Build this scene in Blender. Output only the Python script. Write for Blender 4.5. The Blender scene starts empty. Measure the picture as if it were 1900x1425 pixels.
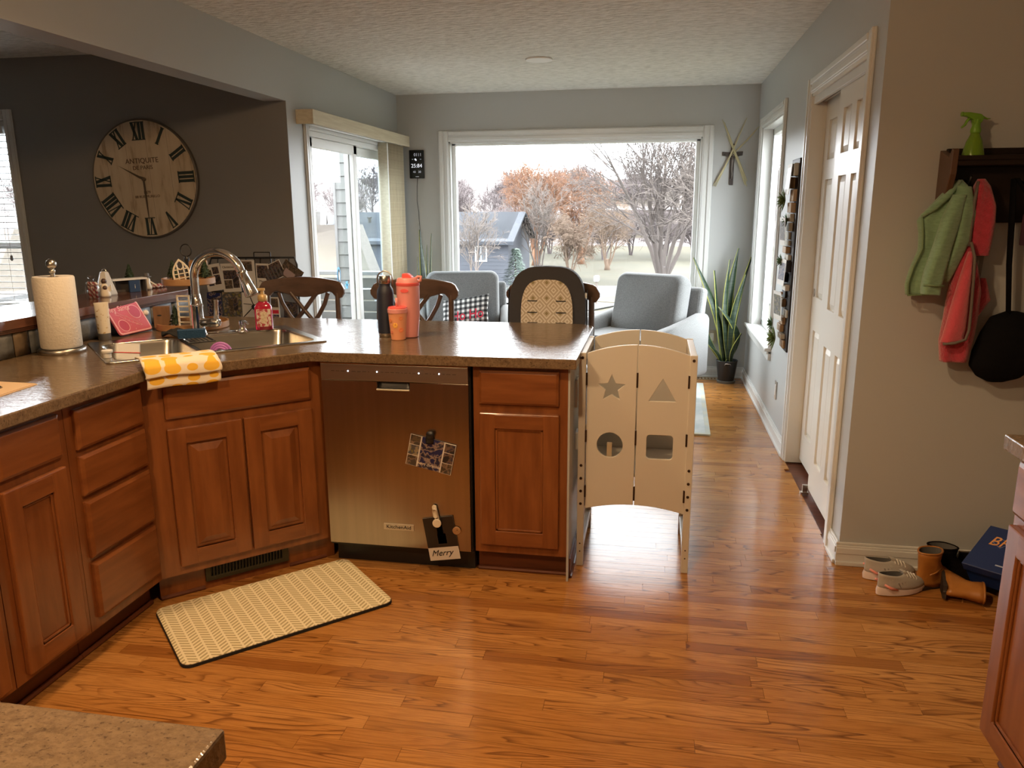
import bpy, bmesh, math, random
from math import sin, cos, pi, sqrt, radians
from mathutils import Matrix, Vector, Euler
S = bpy.context.scene
COL = S.collection

# ------------------------------------------------------------------ camera
cd = bpy.data.cameras.new('camera'); cam = bpy.data.objects.new('camera', cd); COL.objects.link(cam)
cd.sensor_width = 36.0; cd.lens = 1440 / 1900 * 36; cd.clip_end = 500; cd.clip_start = .02
yaw, pitch, roll = 0.18031, -0.222605, -0.0046938
_f = Vector((-sin(yaw)*cos(pitch), cos(yaw)*cos(pitch), sin(pitch)))
_r = Vector((cos(yaw), sin(yaw), 0)); _u = _r.cross(_f)
_r2 = cos(roll)*_r + sin(roll)*_u; _u2 = -sin(roll)*_r + cos(roll)*_u
m4 = Matrix((( _r2.x,_u2.x,-_f.x,0),(_r2.y,_u2.y,-_f.y,0),(_r2.z,_u2.z,-_f.z,1.46),(0,0,0,1)))
cam.matrix_world = m4
S.camera = cam

# ------------------------------------------------------------------ world, lights, exposure
w = bpy.data.worlds.new('overcast_sky'); S.world = w; w.use_nodes = True
bg = w.node_tree.nodes['Background']; bg.inputs[0].default_value = (0.93, 0.97, 1.0, 1); bg.inputs[1].default_value = 11.5
S.view_settings.view_transform = 'Standard'; S.view_settings.look = 'None'
S.view_settings.exposure = 0.35; S.view_settings.gamma = 1.0; S.view_settings.use_curve_mapping = False
S.cycles.use_denoising = True
S.cycles.max_bounces = 8; S.cycles.diffuse_bounces = 4; S.cycles.glossy_bounces = 4
S.cycles.transparent_max_bounces = 12; S.cycles.transmission_bounces = 6
S.cycles.sample_clamp_indirect = 6.0
S.cycles.caustics_reflective = False; S.cycles.caustics_refractive = False
def portal(name, loc, rot, sx, sy):          # only guides the sampling of the sky through a window
    d = bpy.data.lights.new(name, 'AREA'); d.shape = 'RECTANGLE'; d.size = sx; d.size_y = sy
    d.cycles.is_portal = True
    o = bpy.data.objects.new(name, d); COL.objects.link(o); o.location = loc; o.rotation_euler = rot
portal('sky_portal_back', (-.715, 7.04, 1.27), (radians(-90), 0, 0), 2.2, 1.55)
portal('sky_portal_side', (.935, 6.03, 1.28), (0, radians(90), 0), 1.56, 1.1)
portal('sky_portal_slider', (-2.44, 5.88, 1.0), (0, radians(-90), 0), 1.98, 1.74)
portal('sky_portal_living', (-5.02, 4.90, 1.32), (radians(-90), 0, 0), 1.48, 1.46)

# ------------------------------------------------------------------ helpers
class MB:
    def __init__(s): s.v = []; s.f = []; s.mi = []
    def add(s, vs, fs, mi=0):
        n = len(s.v); s.v += [tuple(p) for p in vs]
        for f in fs: s.f.append(tuple(i + n for i in f)); s.mi.append(mi)
        return s
    def box(s, x0, x1, y0, y1, z0, z1, mi=0, M=None):
        vs = [(x, y, z) for z in (z0, z1) for y in (y0, y1) for x in (x0, x1)]
        if M: vs = [M @ Vector(p) for p in vs]
        return s.add(vs, [(0,2,3,1),(4,5,7,6),(0,1,5,4),(2,6,7,3),(0,4,6,2),(1,3,7,5)], mi)
    def slab(s, x0, x1, z0, z1, yb, ye, yf, b, mi=0):   # beveled front facing -Y: back yb, edge ye, front yf
        a = [(x0,yb,z0),(x1,yb,z0),(x1,yb,z1),(x0,yb,z1)]
        c = [(x0,ye,z0),(x1,ye,z0),(x1,ye,z1),(x0,ye,z1)]
        d = [(x0+b,yf,z0+b),(x1-b,yf,z0+b),(x1-b,yf,z1-b),(x0+b,yf,z1-b)]
        fs = [(3,2,1,0),(8,9,10,11)]
        for i in range(4):
            j = (i+1) % 4; fs += [(i,j,4+j,4+i),(4+i,4+j,8+j,8+i)]
        return s.add(a+c+d, fs, mi)
    def loft(s, rings, closed=True, cap0=True, cap1=True, mi=0):
        n = len(rings[0]); vs = [p for r in rings for p in r]; fs = []
        for k in range(len(rings)-1):
            for i in range(n if closed else n-1):
                j = (i+1) % n; fs.append((k*n+i, k*n+j, (k+1)*n+j, (k+1)*n+i))
        if closed and cap0: fs.append(tuple(range(n))[::-1])
        if closed and cap1: fs.append(tuple(range((len(rings)-1)*n, len(rings)*n)))
        return s.add(vs, fs, mi)
    def lathe(s, prof, n=24, c=(0,0,0), mi=0, sx=1, sy=1, M=None, cap0=True, cap1=True):
        R = [[(c[0]+r*cos(2*pi*i/n)*sx, c[1]+r*sin(2*pi*i/n)*sy, c[2]+z) for i in range(n)] for r, z in prof]
        if M: R = [[M @ Vector(p) for p in r] for r in R]
        return s.loft(R, True, cap0, cap1, mi)
    def tube(s, path, r, n=8, mi=0, cap=True, flat=1.0):
        path = [Vector(p) for p in path]; R = []
        rs = r if isinstance(r, (list, tuple)) else [r]*len(path)
        t0 = (path[1]-path[0]).normalized()
        a = Vector((0,0,1)) if abs(t0.z) < .9 else Vector((1,0,0))
        nrm = (a - t0*a.dot(t0)).normalized()
        for k, p in enumerate(path):
            t = (path[min(k+1,len(path)-1)] - path[max(k-1,0)]).normalized()
            nrm = (nrm - t*nrm.dot(t)).normalized(); b = t.cross(nrm)
            R.append([p + (nrm*cos(2*pi*i/n)*flat + b*sin(2*pi*i/n))*rs[k] for i in range(n)])
        return s.loft(R, True, cap, cap, mi)
    def ball(s, c, r, n=12, m=8, mi=0, sx=1, sy=1, sz=1):
        R = []
        for k in range(m+1):
            th = pi*k/m; rr = max(sin(th), .02)
            R.append([(c[0]+r*rr*cos(2*pi*i/n)*sx, c[1]+r*rr*sin(2*pi*i/n)*sy, c[2]-r*cos(th)*sz) for i in range(n)])
        return s.loft(R, True, True, True, mi)
    def prism(s, outer, lo, hi, plane='xy', holes=(), mi=0, M=None):
        loops = [list(outer)] + [list(h) for h in holes]
        bm = bmesh.new(); pts = []
        for L in loops:
            vs = [bm.verts.new((a, b, 0)) for a, b in L]; pts += L
            for i in range(len(vs)): bm.edges.new((vs[i], vs[(i+1) % len(vs)]))
        bm.verts.index_update()
        bmesh.ops.triangle_fill(bm, use_beauty=True, use_dissolve=False, edges=bm.edges[:])
        bm.verts.index_update()
        tris = [tuple(v.index for v in f.verts) for f in bm.faces]; bm.free()
        mp = {'xy': lambda a,b,c: (a,b,c), 'xz': lambda a,b,c: (a,c,b), 'yz': lambda a,b,c: (c,a,b)}[plane]
        n = len(pts); vs = [mp(a,b,lo) for a,b in pts] + [mp(a,b,hi) for a,b in pts]
        if M: vs = [M @ Vector(p) for p in vs]
        fs = [t[::-1] for t in tris] + [tuple(i+n for i in t) for t in tris]; o = 0
        for L in loops:
            for i in range(len(L)):
                j = (i+1) % len(L); fs.append((o+i, o+j, o+j+n, o+i+n))
            o += len(L)
        return s.add(vs, fs, mi)
    def grid(s, fn, nu, nv, mi=0):
        vs = [fn(u/nu, v/nv) for v in range(nv+1) for u in range(nu+1)]
        fs = [(v*(nu+1)+u, v*(nu+1)+u+1, (v+1)*(nu+1)+u+1, (v+1)*(nu+1)+u) for v in range(nv) for u in range(nu)]
        return s.add(vs, fs, mi)
    def mesh(s, name, mats, smooth=False, fix=True):
        me = bpy.data.meshes.new(name); me.from_pydata(s.v, [], s.f)
        for m in (mats if isinstance(mats, (list, tuple)) else [mats]): me.materials.append(m)
        me.polygons.foreach_set('material_index', s.mi)
        if fix:
            bm = bmesh.new(); bm.from_mesh(me); bmesh.ops.recalc_face_normals(bm, faces=bm.faces[:]); bm.to_mesh(me); bm.free()
        if smooth:
            me.shade_smooth()
            if smooth is not True: me.set_sharp_from_angle(angle=radians(smooth))
        me.update(); return me
    def build(s, name, mats, parent=None, smooth=False, bevel=0, seg=2, loc=None, rot=None, fix=True, sub=0, solid=0):
        o = bpy.data.objects.new(name, s.mesh(name, mats, smooth, fix)); COL.objects.link(o)
        if parent: o.parent = parent
        if loc: o.location = loc
        if rot: o.rotation_euler = rot
        if solid:
            md = o.modifiers.new('solid', 'SOLIDIFY'); md.thickness = solid; md.offset = 0
        if bevel:
            md = o.modifiers.new('bevel', 'BEVEL'); md.width = bevel; md.segments = seg; md.limit_method = 'ANGLE'; md.angle_limit = radians(35)
        if sub:
            md = o.modifiers.new('sub', 'SUBSURF'); md.levels = sub; md.render_levels = sub
        return o
def tag(o, label, cat=None, group=None):
    o['label'] = label
    if cat: o['category'] = cat
    if group: o['group'] = group
    return o
def thing(name, label, cat, loc=(0,0,0), rz=0, group=None):
    o = bpy.data.objects.new(name, None); COL.objects.link(o); o.empty_display_size = .05
    o.location = loc; o.rotation_euler = (0,0,rz); return tag(o, label, cat, group)
def struct(o): o['kind'] = 'structure'; return o
def stuff(o): o['kind'] = 'stuff'; return o
def sroot(name, loc=(0,0,0), rz=0):
    o = bpy.data.objects.new(name, None); COL.objects.link(o); o.location = loc; o.rotation_euler = (0,0,rz); return struct(o)
def copy_tree(o, parent=None):
    c = o.copy(); COL.objects.link(c); c.parent = parent
    for ch in list(o.children): copy_tree(ch, c)
    return c
def text(name, body, size, mat, parent, loc, rot=(pi/2,0,0), ext=.0006, sx=1.0, align='CENTER', shear=0):
    cu = bpy.data.curves.new(name, 'FONT'); cu.body = body; cu.size = size; cu.extrude = ext; cu.align_x = align; cu.align_y = 'CENTER'
    cu.resolution_u = 3; cu.shear = shear
    t = bpy.data.objects.new(name, cu); me = bpy.data.meshes.new_from_object(t); bpy.data.objects.remove(t)
    me.materials.clear(); me.materials.append(mat)
    o = bpy.data.objects.new(name, me); COL.objects.link(o); o.parent = parent; o.location = loc; o.rotation_euler = rot; o.scale = (sx,1,1)
    return o
def rrect(x0, x1, y0, y1, r, n=4):
    P = []
    for cx, cy, a in ((x1-r,y1-r,0),(x0+r,y1-r,90),(x0+r,y0+r,180),(x1-r,y0+r,270)):
        for k in range(n+1):
            t = radians(a+90*k/n); P.append((cx+r*cos(t), cy+r*sin(t)))
    return P
def circ(cx, cy, r, n=24, ry=None): return [(cx+r*cos(2*pi*i/n), cy+(ry or r)*sin(2*pi*i/n)) for i in range(n)]
def arc(c, r, a0, a1, n, ax='xz'):
    out = []
    for k in range(n+1):
        t = radians(a0+(a1-a0)*k/n); a, b = r*cos(t), r*sin(t)
        out.append((c[0]+a, c[1], c[2]+b) if ax == 'xz' else ((c[0], c[1]+a, c[2]+b) if ax == 'yz' else (c[0]+a, c[1]+b, c[2])))
    return out
def lerp(a, b, t): return a+(b-a)*t
def interp(keys, t):
    for k in range(len(keys)-1):
        if t <= keys[k+1][0]:
            a, b = keys[k], keys[k+1]; u = (t-a[0])/max(b[0]-a[0], 1e-9); u = max(0, min(1, u))
            return [lerp(p, q, u) for p, q in zip(a[1:], b[1:])]
    return list(keys[-1][1:])

# ------------------------------------------------------------------ materials
def _new(name):
    m = bpy.data.materials.new(name); m.use_nodes = True
    return m, m.node_tree, m.node_tree.nodes['Principled BSDF']
class NT:
    def __init__(s, nt): s.nt = nt
    def n(s, t, **k):
        o = s.nt.nodes.new(t)
        for a, b in k.items(): setattr(o, a, b)
        return o
    def link(s, a, b): s.nt.links.new(a, b)
    def math(s, op, a, b=0.0, c=None):
        o = s.n('ShaderNodeMath', operation=op)
        for i, v in enumerate((a, b) if c is None else (a, b, c)):
            if isinstance(v, (int, float)): o.inputs[i].default_value = v
            else: s.link(v, o.inputs[i])
        return o.outputs[0]
    def coord(s, kind='Object', scale=None, rot=None):
        t = s.n('ShaderNodeTexCoord').outputs[kind]
        if scale or rot:
            mp = s.n('ShaderNodeMapping'); s.link(t, mp.inputs[0])
            if scale: mp.inputs['Scale'].default_value = scale
            if rot: mp.inputs['Rotation'].default_value = rot
            t = mp.outputs[0]
        return t
    def noise(s, vec, scale, detail=3, rough=.5, dist=0):
        o = s.n('ShaderNodeTexNoise'); o.inputs['Scale'].default_value = scale; o.inputs['Detail'].default_value = detail
        o.inputs['Roughness'].default_value = rough; o.inputs['Distortion'].default_value = dist
        if vec is not None: s.link(vec, o.inputs['Vector'])
        return o.outputs[0]
    def ramp(s, fac, stops, interp='LINEAR'):
        o = s.n('ShaderNodeValToRGB'); cr = o.color_ramp; cr.interpolation = interp
        while len(cr.elements) < len(stops): cr.elements.new(.5)
        for e, (p, c) in zip(cr.elements, stops): e.position = p; e.color = (*c, 1) if len(c) == 3 else c
        s.link(fac, o.inputs[0]); return o.outputs[0]
    def mix(s, fac, a, b, mode='MIX'):
        o = s.n('ShaderNodeMix', data_type='RGBA', blend_type=mode)
        for i, v in ((0, fac), (6, a), (7, b)):
            if isinstance(v, (int, float)): o.inputs[i].default_value = v
            elif isinstance(v, tuple): o.inputs[i].default_value = (*v, 1)
            else: s.link(v, o.inputs[i])
        return o.outputs[2]
    def bump(s, bsdf, h, strength, dist=.01):
        o = s.n('ShaderNodeBump'); o.inputs['Strength'].default_value = strength; o.inputs['Distance'].default_value = dist
        s.link(h, o.inputs['Height']); s.link(o.outputs[0], bsdf.inputs['Normal'])
def mat(name, col, rough=.5, metal=0, coat=0, spec=.5, col2=None, scale=8, stretch=(1,1,1), lo=.35, hi=.65, detail=3, bump=0, bscale=None, bdist=.004, emit=0, trans=0, sheen=0, aniso=0, ior=None):
    m, nt, b = _new(name); N = NT(nt)
    b.inputs['Base Color'].default_value = (*col, 1); b.inputs['Roughness'].default_value = rough; b.inputs['Metallic'].default_value = metal
    b.inputs['Coat Weight'].default_value = coat; b.inputs['Coat Roughness'].default_value = .08; b.inputs['Specular IOR Level'].default_value = spec
    if trans: b.inputs['Transmission Weight'].default_value = trans
    if ior: b.inputs['IOR'].default_value = ior
    if sheen: b.inputs['Sheen Weight'].default_value = sheen; b.inputs['Sheen Roughness'].default_value = .6
    if aniso: b.inputs['Anisotropic'].default_value = aniso
    if emit: b.inputs['Emission Color'].default_value = (*col, 1); b.inputs['Emission Strength'].default_value = emit
    if col2 or bump:
        v = N.coord('Object', stretch)
        if col2: N.link(N.ramp(N.noise(v, scale, detail), [(lo, col), (hi, col2)]), b.inputs['Base Color'])
        if bump: N.bump(b, N.noise(v, bscale or scale, 4), bump, bdist)
    return m
PAINT = mat('grey_wall_paint', (.43,.445,.44), .42, bump=.06, bscale=120, bdist=.002)
PAINT_D = mat('charcoal_wall_paint', (.23,.225,.22), .5, bump=.06, bscale=120, bdist=.002)
CEIL = mat('knockdown_ceiling', (.80,.78,.72), .8, bump=.9, bscale=16, stretch=(1,2.4,1), bdist=.03, col2=(.66,.64,.58), scale=18, lo=.45, hi=.62)
TRIM = mat('white_trim_paint', (.63,.64,.625), .3)
DOORW = mat('white_door_paint', (.70,.68,.62), .32, bump=.05, bscale=60, stretch=(1,1,.1), bdist=.002)
VINYL = mat('white_vinyl', (.75,.77,.76), .35)
CAB = mat('cherry_stained_maple', (.235,.080,.023), .32, col2=(.165,.050,.013), scale=5, stretch=(6,6,.8), coat=.25, detail=5)
CABH = mat('cherry_stained_maple_rail', (.235,.080,.023), .32, col2=(.165,.050,.013), scale=5, stretch=(.8,6,6), coat=.25, detail=5)
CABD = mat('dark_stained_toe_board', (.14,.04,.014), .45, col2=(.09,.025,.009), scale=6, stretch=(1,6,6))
STEEL = mat('brushed_stainless', (.46,.42,.37), .30, 1.0, aniso=.6, col2=(.42,.385,.34), scale=40, stretch=(1,1,.03))
STEEL2 = mat('sink_stainless', (.55,.53,.48), .24, 1.0, col2=(.48,.46,.42), scale=30, stretch=(.1,1,1))
CHROME = mat('chrome', (.72,.71,.69), .09, 1.0)
NICKEL = mat('brushed_nickel', (.50,.47,.42), .3, 1.0)
BLACK = mat('black_plastic', (.012,.012,.013), .4)
BLACKM = mat('black_metal', (.018,.017,.016), .45, .3)
RUBBER = mat('black_rubber', (.01,.01,.01), .8)
WHITE = mat('white_plastic', (.78,.77,.74), .35)
CREAM = mat('cream_paint', (.74,.66,.52), .38)
TOWERM = mat('cream_tower_paint', (.60,.565,.49), .4)
GREYF = mat('grey_tweed', (.19,.197,.195), .95, col2=(.125,.13,.13), scale=160, bump=.3, bscale=300, bdist=.002, sheen=.3)
WOODC = mat('brown_chair_wood', (.10,.055,.033), .38, col2=(.065,.034,.02), scale=5, stretch=(2,6,6), coat=.15)
WOODL = mat('light_wood', (.42,.24,.11), .5, col2=(.33,.17,.07), scale=6, stretch=(1,5,5))
WOODR = mat('reddish_ledge_wood', (.15,.06,.035), .22, col2=(.10,.038,.022), scale=4, stretch=(6,1,6), coat=.5)
WOODD = mat('espresso_wood', (.020,.011,.008), .45, spec=.25, col2=(.013,.007,.005), scale=5, stretch=(1,5,5))
GOLD = mat('gold_plastic', (.62,.42,.18), .35, .25)
DARKG = mat('dark_green_print', (.028,.045,.042), .6)
def glass_mat(name, tint=(1,1,1), f=.07, rough=0.0):
    m, nt, b = _new(name); N = NT(nt); nt.nodes.remove(b)
    out = nt.nodes['Material Output']
    t = N.n('ShaderNodeBsdfTransparent'); t.inputs[0].default_value = (*tint, 1)
    g = N.n('ShaderNodeBsdfGlossy'); g.inputs['Roughness'].default_value = rough
    lw = N.n('ShaderNodeLayerWeight'); lw.inputs[0].default_value = .5
    fac = N.math('MULTIPLY_ADD', N.math('POWER', lw.outputs['Facing'], 5.0), .45, f)
    mx = N.n('ShaderNodeMixShader'); N.link(fac, mx.inputs[0]); N.link(t.outputs[0], mx.inputs[1]); N.link(g.outputs[0], mx.inputs[2])
    N.link(mx.outputs[0], out.inputs[0]); return m
GLASS = glass_mat('window_glass', (.985,.99,.99), .012)
GLASS_T = glass_mat('screened_glass', (.80,.86,.89), .02)
def laminate():
    m, nt, b = _new('brown_stone_laminate'); N = NT(nt); v = N.coord('Object')
    a = N.noise(v, 9, 6, .7); c = N.noise(N.coord('Object', (1,1.5,1)), 70, 5, .7)
    col = N.mix(N.ramp(c, [(.42,(0,0,0)),(.60,(.8,.8,.8))]), N.ramp(a, [(.32,(.085,.056,.034)),(.5,(.155,.104,.060)),(.68,(.115,.077,.050))]), (.20,.138,.082))
    d = N.noise(N.coord('Object', (1,1.3,1)), 150, 3, .6)
    col = N.mix(N.ramp(d, [(.56,(0,0,0)),(.70,(.75,.75,.75))]), col, (.05,.033,.022))
    N.link(col, b.inputs['Base Color']); b.inputs['Roughness'].default_value = .15; b.inputs['Specular IOR Level'].default_value = .42
    N.bump(b, N.noise(N.coord('Object', (.45,1.5,1)), 42, 3, .6), .30, .005); return m
LAM = laminate()
def oak():
    m, nt, b = _new('oak_strip_floor'); N = NT(nt)
    at = N.n('ShaderNodeAttribute', attribute_name='tint'); r = at.outputs['Fac']
    pos = N.coord('Object')
    off = N.n('ShaderNodeCombineXYZ'); N.link(N.math('MULTIPLY', r, 37.0), off.inputs[0]); N.link(N.math('MULTIPLY', r, 91.0), off.inputs[1])
    ad = N.n('ShaderNodeVectorMath', operation='ADD'); N.link(pos, ad.inputs[0]); N.link(off.outputs[0], ad.inputs[1])
    def sc(x, y):
        o = N.n('ShaderNodeVectorMath', operation='MULTIPLY'); N.link(ad.outputs[0], o.inputs[0]); o.inputs[1].default_value = (x, y, 1); return o.outputs[0]
    fine = N.noise(sc(3.0, 95), 3.0, 4, .6)
    ring = N.math('FRACT', N.math('MULTIPLY', N.noise(sc(.85, 8.5), 1.5, 1.5, .45, .25), 15.0))
    g1 = N.ramp(ring, [(.0,(1,1,1)),(.22,(.35,.35,.35)),(.42,(0,0,0)),(.93,(0,0,0)),(1,(1,1,1))])
    base = N.ramp(r, [(0,(.40,.172,.040)),(.22,(.46,.205,.052)),(.5,(.425,.182,.044)),(.74,(.50,.232,.064)),(.93,(.31,.120,.026)),(1,(.44,.19,.046))], 'CONSTANT')
    g2 = N.ramp(fine, [(.38,(1,1,1)),(.54,(0,0,0))])
    patch = N.ramp(N.noise(sc(.8, 5), 1.3, 2), [(.38,(.15,.15,.15)),(.58,(1,1,1))])
    f1 = N.math('MULTIPLY', N.math('MULTIPLY', g1, patch), .88)
    f2 = N.math('MULTIPLY', g2, .45)
    c = N.mix(f1, base, (.095,.028,.007)); c = N.mix(f2, c, (.18,.060,.014))
    N.link(c, b.inputs['Base Color']); b.inputs['Roughness'].default_value = .24; b.inputs['Specular IOR Level'].default_value = .22
    b.inputs['Coat Weight'].default_value = .22; b.inputs['Coat Roughness'].default_value = .12; b.inputs['Coat IOR'].default_value = 1.4
    N.bump(b, N.noise(sc(1.0, 8), 7.0, 3), .10, .004); return m
OAK = oak()
def textile(name, fn, rough=.9):
    m, nt, b = _new(name); N = NT(nt); sep = N.n('ShaderNodeSeparateXYZ'); N.link(N.coord('Object'), sep.inputs[0])
    N.link(fn(N, *sep.outputs), b.inputs['Base Color']); b.inputs['Roughness'].default_value = rough; return m
def _herring(N, x, y, z):
    w_, p = .036, .019
    t = N.math('PINGPONG', x, w_)
    ph = N.math('FRACT', N.math('DIVIDE', N.math('ADD', y, N.math('MULTIPLY', t, .70)), p))
    d = N.math('LESS_THAN', ph, .5)
    a = N.math('GREATER_THAN', t, w_*.10); c = N.math('LESS_THAN', t, w_*.90)
    return N.mix(N.math('MULTIPLY', d, N.math('MULTIPLY', a, c)), (.82,.73,.50), (.46,.38,.20))
HERR = textile('herringbone_print', _herring, .55)
def _plaid(N, x, y, z):
    p = .042
    a = N.math('LESS_THAN', N.math('FRACT', N.math('DIVIDE', N.math('ADD', x, 5.0), p)), .5)
    c = N.math('LESS_THAN', N.math('FRACT', N.math('DIVIDE', N.math('ADD', z, 5.0), p)), .5)
    s = N.math('MULTIPLY', N.math('ADD', a, c), .5)
    return N.ramp(s, [(.0,(.72,.72,.70)),(.5,(.14,.14,.14)),(1,(.012,.012,.012))])
PLAID = textile('buffalo_plaid', _plaid)
def _hexpad(N, x, y, z):
    u = N.math('PINGPONG', x, .036); v = N.math('PINGPONG', N.math('ADD', z, 1.0), .040)
    d = N.math('ADD', N.math('MULTIPLY', u, 1.0), N.math('MULTIPLY', v, .9))
    st = N.math('LESS_THAN', N.math('FRACT', N.math('DIVIDE', d, .019)), .40)
    core = N.math('LESS_THAN', d, .0095)
    return N.mix(core, N.mix(st, (.50,.41,.29), (.72,.65,.54)), (.30,.24,.12))
HEXP = textile('trellis_pattern_pad', _hexpad)
def _lemon(N, x, y, z):
    v = N.n('ShaderNodeCombineXYZ'); N.link(N.math('MULTIPLY', x, 1.0), v.inputs[0]); N.link(N.math('ADD', y, N.math('MULTIPLY', z, -1.6)), v.inputs[1])
    vo = N.n('ShaderNodeTexVoronoi', feature='F1'); vo.inputs['Scale'].default_value = 15; vo.inputs['Randomness'].default_value = .35
    N.link(v.outputs[0], vo.inputs['Vector'])
    d = vo.outputs['Distance']
    return N.mix(N.math('LESS_THAN', d, .42), (.80,.72,.58), (.80,.47,.05))
LEMON = textile('yellow_dot_print', _lemon)
def _photo(seed, cols):
    def fn(N, x, y, z):
        v = N.n('ShaderNodeCombineXYZ'); N.link(x, v.inputs[0]); N.link(N.math('ADD', y, seed*3.1), v.inputs[1]); N.link(z, v.inputs[2])
        return N.ramp(N.noise(v.outputs[0], 38, 2), [(.36+.07*i, c) for i, c in enumerate(cols)])
    return fn
PH1 = textile('dark_photo_print', _photo(1, [(.02,.018,.02),(.05,.035,.03),(.16,.10,.07),(.03,.03,.05)]), .3)
PH2 = textile('brown_photo_print', _photo(2, [(.10,.07,.04),(.03,.025,.02),(.22,.15,.10),(.06,.05,.04)]), .3)
PH3 = textile('blue_photo_print', _photo(3, [(.01,.015,.06),(.03,.03,.05),(.30,.22,.18),(.015,.02,.08)]), .3)
PH4 = textile('yellow_green_photo_print', _photo(4, [(.20,.17,.05),(.10,.08,.04),(.05,.06,.09),(.25,.2,.12)]), .3)
PAPER = mat('card_paper', (.62,.58,.52), .5)
# ------------------------------------------------------------------ ROOM SHELL
XL, XR, YB, YC, YP, ZC = -2.274, .80, 6.885, 4.73, 3.205, 2.43
fl = sroot('floor')
MB().box(-2.42, 2.2, -2, 3.3, -.12, -.007).box(-2.42, .92, 3.3, 7.03, -.12, -.007).build('subfloor', CABD, fl)
random.seed(7)
PW = .0572
def vis(x, y):                       # does the camera see this bit of floor?
    if y < 1.25 or y > 6.9: return False
    if y < 2.88: return x > -1.85 and x < .95 + (y-1.25)*.25
    if y < 3.2: return x > -.32 and x < 1.5
    return x > -.35 and x < .8
def tinted(me, t):
    a = me.attributes.new('tint', 'FLOAT', 'POINT'); a.data.foreach_set('value', t if isinstance(t, list) else [t]*len(me.vertices))
rest = MB(); rest_t = []; nplank = 0
y = -1.98; row = 0
while y < 6.88:
    y1 = min(y+PW, 6.883); x0, x1 = (-2.39, 2.19) if y < 3.2 else (-2.27, .798)
    x = x0 - random.random()*.7
    while x < x1:
        L = random.choice((.35,.5,.62,.75,.9,1.1,1.3))*random.uniform(.85,1.15)
        a, b_ = max(x, x0), min(x+L, x1)
        if b_-a > .03:
            t = random.random(); g = .0005; dz = random.uniform(-.00012, .00012)
            mb = MB(); bv = .0012
            rings = [[(a+g+i, y+g+i, z), (b_-g-i, y+g+i, z), (b_-g-i, y1-g-i, z), (a+g+i, y1-g-i, z)] for z, i in ((-.0068,0),(dz,0))]
            v_ = any(vis(lerp(a, b_, k/6), yy) for k in range(7) for yy in (y+.005, y1-.005))
            if v_ and nplank < 300:
                mb.loft(rings); o = mb.build('plank', OAK, fl); tinted(o.data, t); nplank += 1
            else:
                n0 = len(rest.v); rest.loft(rings); rest_t += [t]*(len(rest.v)-n0)
        x += L
    y += PW; row += 1
o = stuff(rest.build('plank_field', OAK, fl)); tinted(o.data, rest_t)
CARPET = mat('beige_carpet', (.30,.26,.22), .95, bump=.4, bscale=300, bdist=.004)
struct(MB().box(-6.5, -2.43, -2, YC, -.12, 0).build('floor_living', CARPET))
struct(MB().box(-2.274, 2.2, -2, YP+.12, ZC, ZC+.12).box(-2.274, .92, YP+.12, YB+.14, ZC, ZC+.12).build('ceiling', CEIL))
struct(MB().box(-6.5, -2.42, -2, YC+.15, ZC, ZC+.12).build('ceiling_living', CEIL))
# back wall with the picture window opening
wx0, wx1, wz0, wz1 = -1.81, .36, .50, 2.03
struct(MB().box(-2.42, wx0, YB, YB+.14, 0, ZC).box(wx1, .92, YB, YB+.14, 0, ZC).box(wx0, wx1, YB, YB+.14, wz1, ZC).box(wx0, wx1, YB, YB+.14, 0, wz0).build('wall_back', PAINT))
# left wall with sliding door opening, header beam over the bar
sy0, sy1, sz1 = 5.02, 6.74, 1.97
struct(MB().box(-2.42, XL, YC, sy0, 0, ZC).box(-2.42, XL, sy1, YB, 0, ZC).box(-2.42, XL, sy0, sy1, sz1, ZC).build('wall_left', PAINT))
struct(MB().box(-2.42, XL, -2, YC, 2.115, ZC).build('beam', PAINT))
# living room walls
lx0, lx1, lz0, lz1 = -5.75, -4.285, .58, 2.045
struct(MB().box(-6.5, lx0, YC, YC+.15, 0, ZC).box(lx1, -2.421, YC, YC+.15, 0, ZC).box(lx0, lx1, YC, YC+.15, lz1, ZC).box(lx0, lx1, YC, YC+.15, 0, lz0).box(-2.421, XL-.0005, YC-.003, YC-.0002, 0, 2.114).build('wall_living', PAINT_D))
struct(MB().box(-6.65, -6.5, -2, YC+.15, 0, ZC).build('wall_living_side', PAINT_D))
struct(MB().box(-6.65, 2.35, -2.15, -2, 0, ZC).build('wall_rear', PAINT))
# right wall with closet and side window openings
dy0, dy1, dz1 = 3.425, 4.575, 2.045
vy0, vy1, vz0, vz1 = 5.49, 6.585, .515, 2.06
struct(MB().box(XR, .93, YP+.12, dy0, 0, ZC).box(XR, .93, dy0, dy1, dz1, ZC).box(XR, .93, dy1, vy0, 0, ZC).box(XR, .93, vy0, vy1, vz1, ZC).box(XR, .93, vy0, vy1, 0, vz0).box(XR, .93, vy1, YB+.14, 0, ZC).build('wall_right', PAINT))
struct(MB().box(XR, 2.35, YP, YP+.12, 0, ZC).build('wall_pantry', PAINT))
struct(MB().box(2.2, 2.35, -2, YP, 0, ZC).build('wall_kitchen_side', PAINT))
struct(MB().box(.931, 1.6, YP+.12, 4.8, 0, .0).box(.931, 1.6, YP+.121, YP+.14, 0, ZC).box(.931, 1.6, 4.7, 4.72, 0, ZC).box(1.58, 1.6, YP+.12, 4.72, 0, ZC).box(.931, 1.6, YP+.12, 4.72, ZC, ZC+.1).box(.93, 1.6, YP+.12, 4.72, -.1, -.005).build('wall_closet_inside', PAINT))
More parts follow.
